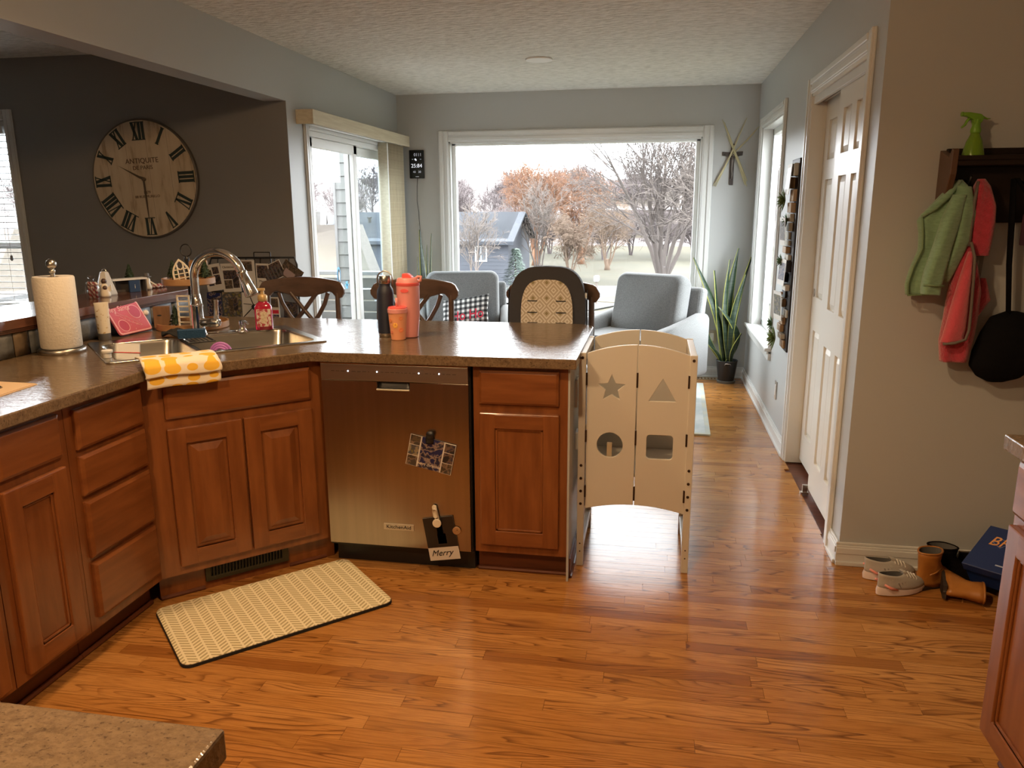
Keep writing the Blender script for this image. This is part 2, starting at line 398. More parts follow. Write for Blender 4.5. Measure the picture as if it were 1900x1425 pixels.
# moulded trims: profile swept as stacked strips
def casing(name, horiz, a0, a1, b0, b1, wd, face, wall, axis, bottom=True, sill=False, parent=None):
    """picture-frame casing round an opening a0..a1 (along the wall) x b0..b1 (height)"""
    root = sroot(name) if parent is None else parent
    def strip(p0, p1, q0, q1, nm):
        mb = MB(); w_ = min(p1-p0, q1-q0); vertical = (q1-q0) > (p1-p0)
        for f0, f1, d in ((0, 1, .55), (.10, .42, .8), (.58, .92, 1.0)):
            # outer side of the strip is thicker
            if vertical:
                out_left = p0 < a0
                u0, u1 = ((p1-(f1)*w_, p1-f0*w_) if out_left else (p0+f0*w_, p0+f1*w_))
                r = (u0, u1, q0, q1)
            else:
                top = q1 > b1
                v0, v1 = ((q0+f0*w_, q0+f1*w_) if top else (q1-f1*w_, q1-f0*w_))
                r = (p0, p1, v0, v1)
            t = wall + (face-wall)*d
            lo, hi = min(wall, t), max(wall, t)
            if axis == 'y': mb.box(r[0], r[1], lo, hi, r[2], r[3])
            else: mb.box(lo, hi, r[0], r[1], r[2], r[3])
        mb.build(nm, TRIM, root, bevel=.003, seg=1)
    strip(a0-wd, a0, b0 if bottom is not True else b0-wd, b1+wd, 'casing_side'); strip(a1, a1+wd, b0 if bottom is not True else b0-wd, b1+wd, 'casing_side')
    strip(a0, a1, b1, b1+wd, 'casing_head')
    if bottom is True: strip(a0, a1, b0-wd, b0, 'casing_foot')
    return root
# window_1: big picture window
W1 = casing('window_1', True, wx0, wx1, wz0, wz1, .09, YB-.022, YB, 'y')
mb = MB(); f = .035
mb.box(wx0, wx0+.014, YB, YB+.13, wz0, wz1).box(wx1-.014, wx1, YB, YB+.13, wz0, wz1).box(wx0, wx1, YB, YB+.13, wz1-.014, wz1).box(wx0, wx1, YB, YB+.13, wz0, wz0+.014)
mb.build('jamb_liner', TRIM, W1)
mb = MB(); a, b, c, d = wx0+.014, wx1-.014, wz0+.014, wz1-.014
mb.box(a, a+f, YB+.06, YB+.12, c, d).box(b-f, b, YB+.06, YB+.12, c, d).box(a, b, YB+.06, YB+.12, d-f*.5, d).box(a, b, YB+.06, YB+.12, c, c+f)
mb.build('sash', VINYL, W1, bevel=.004)
MB().box(a+f-.004, b-f+.004, YB+.088, YB+.094, c+f-.004, d-f*.5+.004).build('pane', GLASS, W1)
# window_2: side window in the right wall
W2 = casing('window_2', True, vy0, vy1, vz0, vz1, .075, XR-.02, XR, 'x', bottom='sill')
mb = MB()
mb.box(XR, .93, vy0, vy0+.012, vz0, vz1).box(XR, .93, vy1-.012, vy1, vz0, vz1).box(XR, .93, vy0, vy1, vz1-.012, vz1)
mb.build('jamb_liner', TRIM, W2)
MB().box(XR-.045, .93, vy0-.085, vy1+.085, vz0-.012, vz0+.012).build('sill', TRIM, W2, bevel=.006)
MB().box(XR-.02, XR, vy0-.075, vy1+.075, vz0-.075, vz0-.012).box(XR-.03, XR, vy0-.075, vy1+.075, vz0-.03, vz0-.012).build('apron', TRIM, W2, bevel=.004)
mb = MB(); f = .045
mb.box(.875, .92, vy0+.012, vy0+.012+f, vz0+.012, vz1-.012).box(.875, .92, vy1-.012-f, vy1-.012, vz0+.012, vz1-.012).box(.875, .92, vy0+.012, vy1-.012, vz1-.012-f, vz1-.012).box(.875, .92, vy0+.012, vy1-.012, vz0+.012, vz0+.012+f)
mb.build('sash', VINYL, W2, bevel=.004)
MB().box(.873, .875, vy1-.012-f-.004, vy1-.012-f, vz0+.05, vz1-.05).build('gasket', RUBBER, W2)
MB().box(.895, .90, vy0+.05, vy1-.05, vz0+.05, vz1-.05).build('pane', GLASS, W2)
# window_3: living-room window with blinds
W3 = casing('window_3', True, lx0, lx1, lz0, lz1, .068, YC-.02, YC, 'y')
mb = MB(); f = .03
mb.box(lx0, lx0+f, YC+.02, YC+.12, lz0, lz1).box(lx1-f, lx1, YC+.02, YC+.12, lz0, lz1).box(lx0, lx1, YC+.02, YC+.12, lz1-f, lz1).box(lx0, lx1, YC+.02, YC+.12, lz0, lz0+f).box((lx0+lx1)/2-.02, (lx0+lx1)/2+.02, YC+.06, YC+.12, lz0, lz1).box(lx0, lx1, YC+.06, YC+.12, 1.20, 1.245)
mb.build('sash', VINYL, W3, bevel=.004)
MB().box(lx0+f, lx1-f, YC+.10, YC+.105, lz0+f, lz1-f).build('pane', GLASS, W3)
bl = thing('window_blind', 'white horizontal slat blind with tassel cord covering the window at the left edge', 'blind', ((lx0+lx1)/2, YC+.035, lz0+.03))
hw = (lx1-lx0)/2-.04; H = lz1-lz0-.06
BLIND = mat('blind_slat_white', (.80,.81,.83), .5)
MB().box(-hw, hw, -.025, .025, H-.05, H).build('head_rail', BLIND, bl, bevel=.004)
n = 33
sm = None
for k in range(n):
    z = .03 + (H-.09)*k/(n-1)
    if sm is None:
        mb = MB(); mb.grid(lambda u, v: (lerp(-hw, hw, u), lerp(-.022, .022, v), .003*sin(pi*v) - .004*(v-.5)), 1, 4)
        sm = mb.build('slat', BLIND, bl, smooth=True, loc=(0,0,z), solid=.0025)
    else:
        o = sm.copy(); COL.objects.link(o); o.location = (0,0,z)
MB().box(-hw, hw, -.02, .02, 0, .018).build('bottom_rail', BLIND, bl, bevel=.003)
for sx in (-.6, 0, .6): MB().tube([(sx,-.022,.01),(sx,-.022,H-.04)], .0012, 4).build('ladder_cord', BLIND, bl)
MB().tube([(hw-.06,-.03,.55),(hw-.06,-.03,H-.04)], .0013, 4).lathe([(.002,.55),(.008,.545),(.011,.52),(.003,.51)], 10, (hw-.06,-.03,0)).build('tassel_cord', mat('grey_tassel', (.25,.25,.27), .5), bl)
# door_1: sliding glass patio door
D1 = sroot('door_1')
casing('door_1', True, sy0, sy1, 0, sz1, .07, XL+.02, XL, 'x', bottom='none', parent=D1)
fr = MB(); f = .05; xo, xi = XL-.11, XL
fr.box(xo, xi, sy0, sy0+f*.6, 0, sz1).box(xo, xi, sy1-f*.6, sy1, 0, sz1).box(xo, xi, sy0, sy1, sz1-.035, sz1).box(xo, xi, sy0, sy1, 0, .035)
fr.build('door_frame', VINYL, D1, bevel=.004)
def sash(ya, yb, x0, x1, gm, nm):
    st = .085; b_ = MB()
    b_.box(x0, x1, ya, ya+st*.8, .035, sz1-.036).box(x0, x1, yb-st*.8, yb, .035, sz1-.036).box(x0, x1, ya, yb, sz1-.036-st*.8, sz1-.036).box(x0, x1, ya, yb, .035, .035+st*1.3)
    p = b_.build(nm, VINYL, D1, bevel=.005)
    MB().box((x0+x1)/2-.003, (x0+x1)/2+.003, ya+st*.8-.004, yb-st*.8+.004, .035+st*1.3-.004, sz1-.036-st*.8+.004).build('pane', gm, p)
    return p
sash(sy0+.03, 5.93, XL-.055, XL-.018, GLASS, 'sliding_panel'); sash(5.86, sy1-.03, XL-.10, XL-.062, GLASS_T, 'fixed_panel')
CLING = mat('sky_blue_decal', (.10,.42,.75), .4)
pg = thing('window_cling', 'small black and white penguin-shaped cling with blue edge on sliding glass door', 'decal', (XL-.031, 5.485, .94))
def ell(y, z, a, b): return circ(y, z, a, 16, b)
MB().prism(ell(0,.045,.032,.058), .0, .001, 'yz').build('outline', CLING, pg)
MB().prism(ell(0,.04,.022,.046), .001, .002, 'yz').build('body', BLACK, pg)
MB().prism(ell(0,.035,.012,.032), .002, .003, 'yz').build('belly', WHITE, pg)
mb = MB()
for k in range(3):
    t = radians(60*k); c_, s_ = cos(t)*.032, sin(t)*.032; px_, pz_ = -sin(t)*.006, cos(t)*.006
    mb.prism([(c_+px_, s_+pz_), (c_-px_, s_-pz_), (-c_-px_, -s_-pz_), (-c_+px_, -s_+pz_)], .0, .001, 'yz')
tag(mb.build('snowflake_cling', mat('bright_blue_decal', (.12,.5,.85), .4), loc=(XL-.031, 5.63, .895)), 'bright blue snowflake cling beside the penguin on the sliding glass', 'decal')
# door_2: closet with two bypass six-panel doors
D2 = sroot('door_2')
casing('door_2', True, dy0, dy1, 0, dz1, .08, XR-.02, XR, 'x', bottom='none', parent=D2)
MB().box(XR-.005, .93, dy0, dy0+.015, 0, dz1).box(XR-.005, .93, dy1-.015, dy1, 0, dz1).box(XR-.005, .93, dy0, dy1, dz1-.015, dz1).build('jamb_liner', DOORW, D2)
MB().box(XR+.005, XR+.025, dy0+.015, dy1-.015, dz1-.055, dz1-.015).build('track_fascia', TRIM, D2, bevel=.003)
MB().box(.845, .86, dy0+.02, dy1-.02, dz1-.045, dz1-.02).build('track', NICKEL, D2)
def sixpanel(ya, yb, xf, zb, nm):
    zt = dz1-.03; W_ = yb-ya; st = .10; mid = .09; holes = []
    cols = ((ya+st, ya+W_/2-mid/2), (ya+W_/2+mid/2, yb-st)); rows_ = ((.20,.80),(.98,1.60),(1.70,1.90))
    for c0, c1 in cols:
        for r0, r1 in rows_: holes.append([(c0,r0),(c1,r0),(c1,r1),(c0,r1)])
    d = MB().prism([(ya,zb),(yb,zb),(yb,zt),(ya,zt)], xf, xf+.035, 'yz', holes).build(nm, DOORW, D2)
    for (c0, c1) in cols:
        for r0, r1 in rows_:
            q = MB(); q.slab(-(c1-c0)/2, (c1-c0)/2, r0, r1, .028, .014, .004, .03)
            q.build('raised_panel', DOORW, d, loc=(xf, (c0+c1)/2, 0), rot=(0,0,-pi/2))
    return d
fd = sixpanel(dy0+.01, 4.03, .825, .035, 'front_closet_panel'); rd = sixpanel(3.93, dy1-.016, .872, .03, 'rear_closet_panel')
MB().lathe([(.001,0),(.02,0),(.024,.003),(.02,.004)], 18, M=Matrix.Translation((.8715, 4.50, 1.0)) @ Matrix.Rotation(-pi/2, 4, 'Y')).build('finger_pull', NICKEL, rd)
MB().box(.80, .825, 4.025, 4.04, 0, .05).box(.79, .83, 4.02, 4.045, 0, .012).build('floor_guide', NICKEL, D2)
# baseboards
def base_run(name, segs):
    r = sroot(name)
    for nm, (x0, x1, y0, y1), (ox, oy) in segs:     # (ox,oy): side where the room is
        mb = MB()
        for d, z0, z1 in ((.013,0,.088),(.016,.05,.078),(.009,.088,.10),(.022,0,.018)):
            mb.box(x0-(d if ox < 0 else 0), x1+(d if ox > 0 else 0), y0-(d if oy < 0 else 0), y1+(d if oy > 0 else 0), z0, z1)
        mb.build(nm, TRIM, r, bevel=.003)
    return r
base_run('baseboard_back', [('board', (XL, .80, YB, YB), (0,-1))])
base_run('baseboard_right', [('board', (XR, XR, dy1+.08, YB), (-1,0)), ('board', (XR, XR, YP, dy0-.08), (-1,0))])
base_run('baseboard_pantry', [('board', (XR-.013, 2.2, YP, YP), (0,-1))])
base_run('baseboard_left', [('board', (XL, XL, YC, sy0-.07), (1,0)), ('board', (XL, XL, sy1+.07, YB), (1,0))])
base_run('baseboard_living', [('board', (-6.5, XL, YC, YC), (0,-1))])
# bar half wall with slate tile and wooden ledge
BX = -2.392
hwall = struct(MB().box(BX-.13, BX, -.3, 3.70, 0, 1.02).build('wall_bar', PAINT))
SL = [mat('slate_grey_tile', (.17,.175,.175), .5, col2=(.10,.105,.105), scale=14, bump=.5, bscale=22, bdist=.008),
      mat('slate_blue_tile', (.20,.215,.225), .45, col2=(.14,.15,.16), scale=12, bump=.5, bscale=20, bdist=.008),
      mat('slate_brown_tile', (.16,.11,.06), .5, col2=(.09,.06,.035), scale=14, bump=.5, bscale=22, bdist=.008)]
GROUT = mat('dark_grout', (.05,.045,.04), .9)
MB().box(BX, BX+.004, 1.0, 3.70, .915, 1.02).build('grout_bed', GROUT, hwall)
yy = 3.694; k = 0; random.seed(3)
while yy > 1.05:
    wd = .168 if k not in (5, 7) else .075
    mb = MB(); z0, z1 = .917, 1.018; y0 = yy-wd+.004
    mb.grid(lambda u, v: (BX+.011+(.0035*sin(9*u+k)*cos(7*v+k*2) if 0 < u < 1 and 0 < v < 1 else -.004), lerp(y0, yy, u), lerp(z0, z1, v)), 4, 3)
    mb.build('tile', SL[(0,1,1,0,1,2,0,2,0,1,0,2)[k % 12]], hwall, smooth=50, solid=.006)
    yy -= wd+.002; k += 1
led = thing('bar_ledge', 'reddish brown glossy wooden ledge with moulded edge along the slate tiled half wall', 'ledge', (BX-.06, 3.76, 1.02))
MB().prism(rrect(-.30, .090, -4.0, 0, .02), .005, .04).build('ledge_top', WOODR, led, bevel=.008, seg=3)
MB().box(.072, .080, -4.0, -.06, -.012, .005).box(.072, .086, -4.0, -.06, -.003, .005).build('cove_molding', WOODR, led, bevel=.004)
# ------------------------------------------------------------------ KITCHEN CABINETS
def door_part(root, x0, x1, z0, z1, yf, raised=False, nm='door', m=None):
    st = .062
    hole = [(x0+st,z0+st),(x1-st,z0+st),(x1-st,z1-st),(x0+st,z1-st)]
    d = MB().prism([(x0,z0),(x1,z0),(x1,z1),(x0,z1)], yf, yf+.019, 'xz', [hole]).build(nm, m or CAB, root, bevel=.0045, seg=2)
    MB().box(x0+st-.002, x1-st+.002, yf-.0004, yf+.018, z1-st, z1-.006).build('rail', CABH, d, bevel=.002)
    MB().box(x0+st-.002, x1-st+.002, yf-.0004, yf+.018, z0+.006, z0+st).build('rail', CABH, d, bevel=.002)
    q = MB()
    if raised:
        q.slab(x0+st-.001, x1-st+.001, z0+st-.001, z1-st+.001, yf+.016, yf+.0125, yf+.0125, .012); q.slab(x0+st+.012, x1-st-.012, z0+st+.012, z1-st-.012, yf+.0125, yf+.011, yf+.001, .026)
    else:
        q.slab(x0+st-.001, x1-st+.001, z0+st-.001, z1-st+.001, yf+.016, yf+.004, yf+.0115, .010)
        q = MB(); q.box(x0+st-.001, x1-st+.001, yf+.0115, yf+.016, z0+st-.001, z1-st+.001)
        for a in ((x0+st, x0+st+.009, z0+st, z1-st), (x1-st-.009, x1-st, z0+st, z1-st), (x0+st, x1-st, z0+st, z0+st+.009), (x0+st, x1-st, z1-st-.009, z1-st)):
            q.box(a[0], a[1], yf+.006, yf+.012, a[2], a[3])
    q.build('door_panel', CAB, d, bevel=.002)
    return d
def drawer_part(root, x0, x1, z0, z1, yf, nm='drawer'):
    return MB().slab(x0, x1, z0, z1, yf+.019, yf+.007, yf, .011).build(nm, CABH, root, bevel=.0025)
def carcass(root, x0, x1, yf, depth, toe=True, frame=True):
    mb = MB().box(x0, x1, yf, yf+.02, .105, .874).box(x0, x0+.018, yf+.02, yf+depth, .105, .874).box(x1-.018, x1, yf+.02, yf+depth, .105, .874).box(x0, x0+.018, yf+.075, yf+depth, 0, .105).box(x1-.018, x1, yf+.075, yf+depth, 0, .105).box(x0, x1, yf+depth-.012, yf+depth, 0, .874).box(x0, x1, yf+.02, yf+depth, .105, .12)
    mb.build('body', CAB, root)
    if toe:
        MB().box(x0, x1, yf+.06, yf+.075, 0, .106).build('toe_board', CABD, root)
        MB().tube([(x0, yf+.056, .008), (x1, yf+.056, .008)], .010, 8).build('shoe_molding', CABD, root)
# left run faces +X : local x = world Y
LXF = -1.760
c1 = thing('base_cabinet', 'reddish brown base cabinet with one drawer over a recessed-panel door, at left edge', 'cabinet', (LXF, 0, 0), pi/2)
carcass(c1, 1.715, 2.025, .018, .56)
drawer_part(c1, 1.752, 1.995, .722, .858, 0); door_part(c1, 1.752, 1.995, .125, .692, 0)
c0 = thing('base_cabinet', 'reddish brown base cabinet mostly cut off by the left frame edge', 'cabinet', (LXF, 0, 0), pi/2)
carcass(c0, 1.02, 1.712, .018, .56)
drawer_part(c0, 1.06, 1.685, .722, .858, 0); door_part(c0, 1.06, 1.37, .125, .692, 0); door_part(c0, 1.375, 1.685, .125, .692, 0)
c2 = thing('drawer_cabinet', 'reddish brown cabinet with a stack of four drawers beside the sink cabinet', 'cabinet', (LXF, 0, 0), pi/2)
carcass(c2, 2.027, 2.405, .018, .56)
for z0, z1 in ((.720,.852),(.566,.700),(.352,.548),(.140,.334)): drawer_part(c2, 2.060, 2.388, z0, z1, 0)
# corner sink cabinet at 45 degrees : local x = s, front at local y = 2.9416
c3 = thing('sink_cabinet', 'reddish brown corner sink cabinet with false drawer front and two raised-panel doors', 'cabinet', (0,0,0), pi/4)
v0 = 2.9416
mb = MB().box(.438, 1.138, v0+.018, v0+.038, .105, .874).box(.438, 1.138, v0+.06, v0+.10, .0, .106)
mb.build('body', CAB, c3)
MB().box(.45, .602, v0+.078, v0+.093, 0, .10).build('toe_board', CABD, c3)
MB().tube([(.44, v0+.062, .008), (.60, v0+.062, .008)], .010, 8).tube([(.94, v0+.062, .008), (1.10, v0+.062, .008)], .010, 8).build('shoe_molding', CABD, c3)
drawer_part(c3, .512, 1.06, .716, .848, v0, 'false_drawer_front')
door_part(c3, .512, .779, .140, .682, v0, True); door_part(c3, .787, 1.058, .140, .682, v0, True)
vg = thing('toe_register', 'dark bronze metal register grille under the corner sink cabinet', 'vent', (0,0,0), pi/4)
BRONZE = mat('dark_bronze', (.05,.042,.022), .45, .5)
sl = [[(.625+.0125*k, .052), (.6325+.0125*k, .052), (.6325+.0125*k, .092), (.625+.0125*k, .092)] for k in range(23)]
MB().prism([(.604,.034),(.935,.034),(.935,.108),(.604,.108)], v0+.046, v0+.058, 'xz', sl).build('face_plate', BRONZE, vg, bevel=.002)
MB().box(.615, .92, v0+.0585, v0+.0595, .045, .10).build('backing', BLACK, vg)
# dishwasher
dw = thing('dishwasher', 'stainless steel dishwasher with photo cards clipped to its door', 'dishwasher', (-.988, 2.832, 0))
MB().box(-.292, .292, .04, .56, .10, .868).build('tub', BLACK, dw)
MB().box(-.305, .305, .022, .05, .09, .872).build('side_gasket', BLACK, dw)
hole = [(-.068,.770),(.066,.770),(.066,.7985),(-.068,.7985)]
dd = MB().prism([(-.300,.106),(.300,.106),(.300,.799),(-.300,.799)], 0, .022, 'xz', [hole]).build('door', STEEL, dw, bevel=.003)
cp = MB().box(-.300, .300, -.002, .022, .801, .866).build('control_panel', mat('control_strip_steel', (.40,.36,.31), .36, 1.0), dw, bevel=.002)
MB().box(-.300, .300, -.002, .022, .866, .870).build('top_edge', CHROME, dw)
LED = mat('white_led', (.75,.85,1.0), .3, emit=9)
for lx in (-.185, -.065, .105, .186): MB().ball((lx, -.0025, .838), .0026, 8, 6).build('indicator_light', LED, cp)
INK = mat('black_ink', (.015,.015,.016), .6)
random.seed(5)
mb = MB()
for a, b_ in ((-.255,-.20),(-.17,-.10),(-.05,.09),(.13,.17),(.20,.255)):
    x = a
    while x < b_:
        L = random.uniform(.006,.018); mb.box(x, x+L, -.0026, -.0019, .8365, .838); x += L+.006
mb.build('button_print', INK, cp)
MB().grid(lambda u, v: (lerp(-.068,.066,u), .018-.012*v*v+.002*sin(pi*u), lerp(.7985,.770,v)), 8, 6).build('handle_pocket', BLACK, dd, smooth=True, solid=.001)
MB().tube([(-.068,-.004,.7695),(.066,-.004,.7695)], .0045, 8).build('handle_lip', CHROME, dd)
bd = MB().prism(rrect(-.064,.064,.180,.206,.002), -.0035, .0, 'xz').build('badge', mat('badge_silver', (.62,.58,.50), .35, .7), dd, bevel=.001)
text('lettering', 'KitchenAid', .021, INK, bd, (0,-.0042,.193), sx=1.12)
MB().box(-.30, .30, .07, .085, 0, .105).build('toe_panel', BLACK, dw)
# peninsula end cabinet
c4 = thing('peninsula_cabinet', 'reddish brown end cabinet with drawer and door between dishwasher and cream tower', 'cabinet', (0, 2.832, 0))
carcass(c4, -.672, -.304, .018, .56)
drawer_part(c4, -.647, -.337, .723, .858, 0); door_part(c4, -.647, -.335, .142, .691, 0)
ep = thing('end_panel', 'grey painted end panel closing the peninsula beside the cream tower', 'panel', (-.300, 2.852, 0))
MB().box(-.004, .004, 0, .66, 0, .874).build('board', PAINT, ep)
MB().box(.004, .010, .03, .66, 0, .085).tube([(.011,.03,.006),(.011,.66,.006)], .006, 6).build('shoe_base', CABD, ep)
struct(MB().box(-2.38, -.304, 3.412, 3.51, 0, .874).build('wall_peninsula', PAINT))
ol = thing('wall_outlet', 'stainless outlet plate on the grey end panel of the peninsula', 'outlet', (-.2955, 3.075, .73))
MB().prism(rrect(-.036,.036,-.058,.058,.004), 0, .009, 'yz').build('plate', NICKEL, ol, bevel=.0015)
MB().prism(rrect(-.016,.016,-.034,.034,.003), .009, .011, 'yz').build('socket', WHITE, ol)
ol2 = thing('plug_in_night_light', 'cream plug-in night light low on the end panel of the peninsula', 'night light', (-.2955, 3.10, .54))
MB().prism(rrect(-.035,.035,-.055,.02,.006), 0, .012, 'yz').build('base', WHITE, ol2, bevel=.002)
MB().prism(rrect(-.016,.016,-.02,.045,.008), .012, .045, 'yz').build('lens', CREAM, ol2, bevel=.006, seg=3)
# worktop, continuous with a 45-degree sink corner
ct = thing('countertop', 'continuous brown stone-look laminate worktop with sink corner and peninsula', 'countertop', (0,0,.876))
outer = [(-1.735,1.0),(-1.735,2.387),(-1.314,2.808),(-.270,2.808)]
outer += [(-.27-.10+.10*cos(radians(a)), 3.62+.10*sin(radians(a))) for a in (0,20,45,70,90)] + [(-2.30,3.72),(BX-.001,3.62),(BX-.001,1.0)]
def sv(s, v): return ((s-v)/sqrt(2), (s+v)/sqrt(2))
SX0, SX1, SV0, SV1 = .362, 1.205, 3.105, 3.650
hole = [sv(.385,3.128), sv(1.182,3.128), sv(1.182,3.575), sv(.385,3.575)]
MB().prism(outer, 0, .038, 'xy', [hole]).build('slab', LAM, ct, bevel=.004)
# cards on the dishwasher
def card(name, label, cat, loc, w_, h_, rot, base, prints, group=None, rx=0):
    t = thing(name, label, cat, loc, 0, group); t.rotation_euler = (rx, rot, 0)
    MB().box(-w_/2, w_/2, 0, .0012, -h_/2, h_/2).build('sheet', base, t)
    for nm, (a, b_, c_, d_), m in prints: MB().box(a*w_, b_*w_, -.0004, 0, c_*h_, d_*h_).build(nm, m, t)
    return t
pc = card('photo_card', 'collage photo card held by the black magnet clip on the dishwasher', 'card', (-.843, 2.826, .512), .188, .128, .21, PAPER,
     [('photo', (-.24,.24,-.5,.5), PH3), ('photo', (-.49,-.27,.19,.49), PH2), ('photo', (-.49,-.27,-.15,.17), PH4), ('photo', (-.49,-.27,-.49,-.17), PH2), ('photo', (.27,.49,.19,.47), PH1), ('photo', (.27,.49,-.15,.17), PH1), ('photo', (.27,.49,-.49,-.17), PH2)])
text('lettering', 'merry christmas', .017, CREAM, pc, (0,-.0008,-.046), sx=.9)
pl = card('photo_print', 'portrait photo with white signed border under the cream clip on the dishwasher', 'photo', (-.808, 2.826, .158), .128, .185, -.16, PAPER,
     [('photo', (-.5,.5,-.20,.5), mat('night_photo_print', (.018,.014,.012), .3)), ('figure_print', (-.12,.16,-.12,.12), mat('pale_dress_print', (.42,.34,.33), .5)), ('figure_print', (-.10,.10,.12,.34), PH2)])
text('handwriting', 'Merry', .036, INK, pl, (-.01,-.0008,-.062), shear=.4)
CUTB = MB
mk = thing('magnet_clip', 'black magnetic clip holding the collage card', 'clip', (-.845, 2.823, .578))
MB().lathe([(.002,-.02),(.016,-.018),(.018,0),(.014,.012),(.002,.014)], 14, sy=.5).build('jaw', BLACK, mk, smooth=True)
MB().lathe([(.002,.0),(.013,.004),(.017,.02),(.012,.03),(.002,.031)], 14, (0.004,-.006,0), sy=.5).build('grip', BLACK, mk, smooth=True)
mk = thing('magnet_clip', 'cream magnetic peg clip holding the signed photo', 'clip', (-.826, 2.822, .258)); mk.rotation_euler = (0,-.2,0)
MB().prism(rrect(-.009,.009,-.03,.045,.008), -.004, .003, 'xz').build('back_leaf', CREAM, mk, bevel=.002)
MB().prism(rrect(-.008,.010,-.005,.032,.009), -.016, -.006, 'xz').build('front_leaf', CREAM, mk, bevel=.002)
MB().lathe([(.002,0),(.018,0),(.018,.008),(.002,.008)], 14, M=Matrix.Translation((0,-.010,-.028)) @ Matrix.Rotation(pi/2,4,'X')).build('pad', CREAM, mk, bevel=.002)
mk = thing('round_magnet', 'small round wooden magnet peeking out behind the signed photo', 'magnet', (-.745, 2.829, .196))
MB().lathe([(.001,0),(.016,0),(.018,.002),(.016,.004),(.001,.004)], 16, M=Matrix.Rotation(pi/2,4,'X')).build('disc', WOODL, mk)
MB().ball((.003,-.004,.004), .002, 6, 4).build('dot', INK, mk)
# right-hand cabinet and worktop
c5 = thing('wall_side_cabinet', 'reddish brown cabinet with drawer and door at the right edge of the photo', 'cabinet', (.884, 0, 0), -pi/2)
carcass(c5, -2.00, -1.05, .018, .60)
drawer_part(c5, -1.985, -1.53, .722, .858, 0); door_part(c5, -1.985, -1.53, .118, .694, 0)
drawer_part(c5, -1.51, -1.07, .722, .858, 0); door_part(c5, -1.51, -1.07, .118, .694, 0)
rt = thing('side_countertop', 'grey-brown laminate worktop corner at the right edge', 'countertop', (0,0,.876))
MB().box(.862, 1.56, .9, 2.02, 0, .038).build('slab', LAM, rt, bevel=.004)
# island worktop in front of the camera
it = thing('island', 'tan speckled laminate island corner in the bottom left foreground', 'kitchen island', (0,0,0))
MB().box(-2.2, -.438, -.12, .668, .876, .914).build('worktop', LAM, it, bevel=.004)
MB().box(-2.15, -.48, -.08, .63, .10, .876).build('body', CAB, it); MB().box(-2.12, -.52, -.02, .57, 0, .10).build('toe_board', CABD, it)

# ------------------------------------------------------------------ SINK AREA
sk = thing('sink', 'double-bowl stainless drop-in sink set diagonally in the worktop corner', 'sink', (0,0,.914), pi/4)
rim = rrect(SX0, SX1, SV0, SV1, .02)
bL, bR = (.398,.690,3.135,3.560), (.712,1.168,3.135,3.560)
hl = [rrect(*b, .05, 5) for b in (bL, bR)]
MB().prism(rim, .0, .006, 'xy', hl).build('rim', STEEL2, sk, bevel=.003)
for b in (bL, bR):
    R = []
    for z, i, r in ((.004,-.002,.05),(-.01,.002,.05),(-.15,.014,.055),(-.18,.03,.06),(-.186,.07,.04)):
        R.append([(p[0], p[1], z) for p in rrect(b[0]+i, b[1]-i, b[2]+i, b[3]-i, r, 5)])
    MB().loft(R, True, False, True).build('bowl', STEEL2, sk, smooth=60)
    MB().lathe([(.002,-.185),(.035,-.185),(.042,-.182),(.044,-.184)], 18, ((b[0]+b[1])/2, (b[2]+b[3])/2, 0)).build('drain', CHROME, sk)
fa = thing('faucet', 'tall chrome gooseneck pull-down kitchen faucet with side lever', 'faucet', (-1.985, 3.122, .919), radians(2))
MB().lathe([(.034,0),(.034,.004),(.031,.012),(.027,.03),(.0255,.12),(.0275,.124),(.0275,.134),(.0235,.138),(.0195,.18)], 24).build('base', CHROME, fa, smooth=40)
path = [(0,0,.17),(0,0,.25)] + arc((.112,0,.25), .112, 180, 20, 18) + [(.2175+.009,0,.266)]
MB().tube(path, [.0185]*len(path), 16).build('spout', CHROME, fa, smooth=50)
hd = Matrix.Translation((.222,0,.280)) @ Matrix.Rotation(radians(158), 4, 'Y')
MB().lathe([(.0195,0),(.0225,.004),(.0225,.012),(.0205,.016),(.0245,.07),(.029,.10),(.029,.110),(.022,.115),(.002,.115)], 20, M=hd).build('spray_head', CHROME, fa, smooth=40)
MB().lathe([(.016,0),(.020,.01),(.020,.08),(.015,.088),(.001,.088)], 18, M=Matrix.Translation((.015,-.005,.055)) @ Matrix.Rotation(pi/2,4,'Y')).build('valve_body', CHROME, fa, smooth=40)
MB().tube([(.088,-.005,.055),(.092,-.005,.09),(.094,-.004,.135),(.095,-.003,.155)], [.011,.0105,.010,.0105], 10).build('lever', CHROME, fa, smooth=50)
sd = thing('soap_dispenser', 'small chrome built-in soap dispenser between faucet and red soap bottle', 'dispenser', (-1.826, 3.212, .919))
MB().lathe([(.022,0),(.022,.004),(.016,.012),(.012,.02),(.012,.03),(.016,.034),(.016,.05),(.010,.054),(.001,.055)], 18).build('body', CHROME, sd, smooth=40)
MB().tube([(0,0,.046),(.03,-.02,.048),(.045,-.03,.040)], [.005,.004,.0035], 8).build('nozzle', CHROME, sd, smooth=True)
so = thing('hand_soap_bottle', 'red hand soap bottle with gold pump at the back of the sink', 'bottle', (-1.757, 3.286, .920), radians(28))
REDL = mat('clear_red_soap', (.55,.02,.06), .12, trans=.35, coat=.5)
R = []
for z, a, b_ in ((0,.034,.024),(.004,.039,.028),(.09,.040,.029),(.108,.038,.028),(.122,.028,.023),(.128,.020,.019),(.134,.020,.019)):
    R.append([(p[0], p[1], z) for p in rrect(-a, a, -b_, b_, min(a,b_)*.75, 5)])
MB().loft(R).build('body', REDL, so, smooth=50)
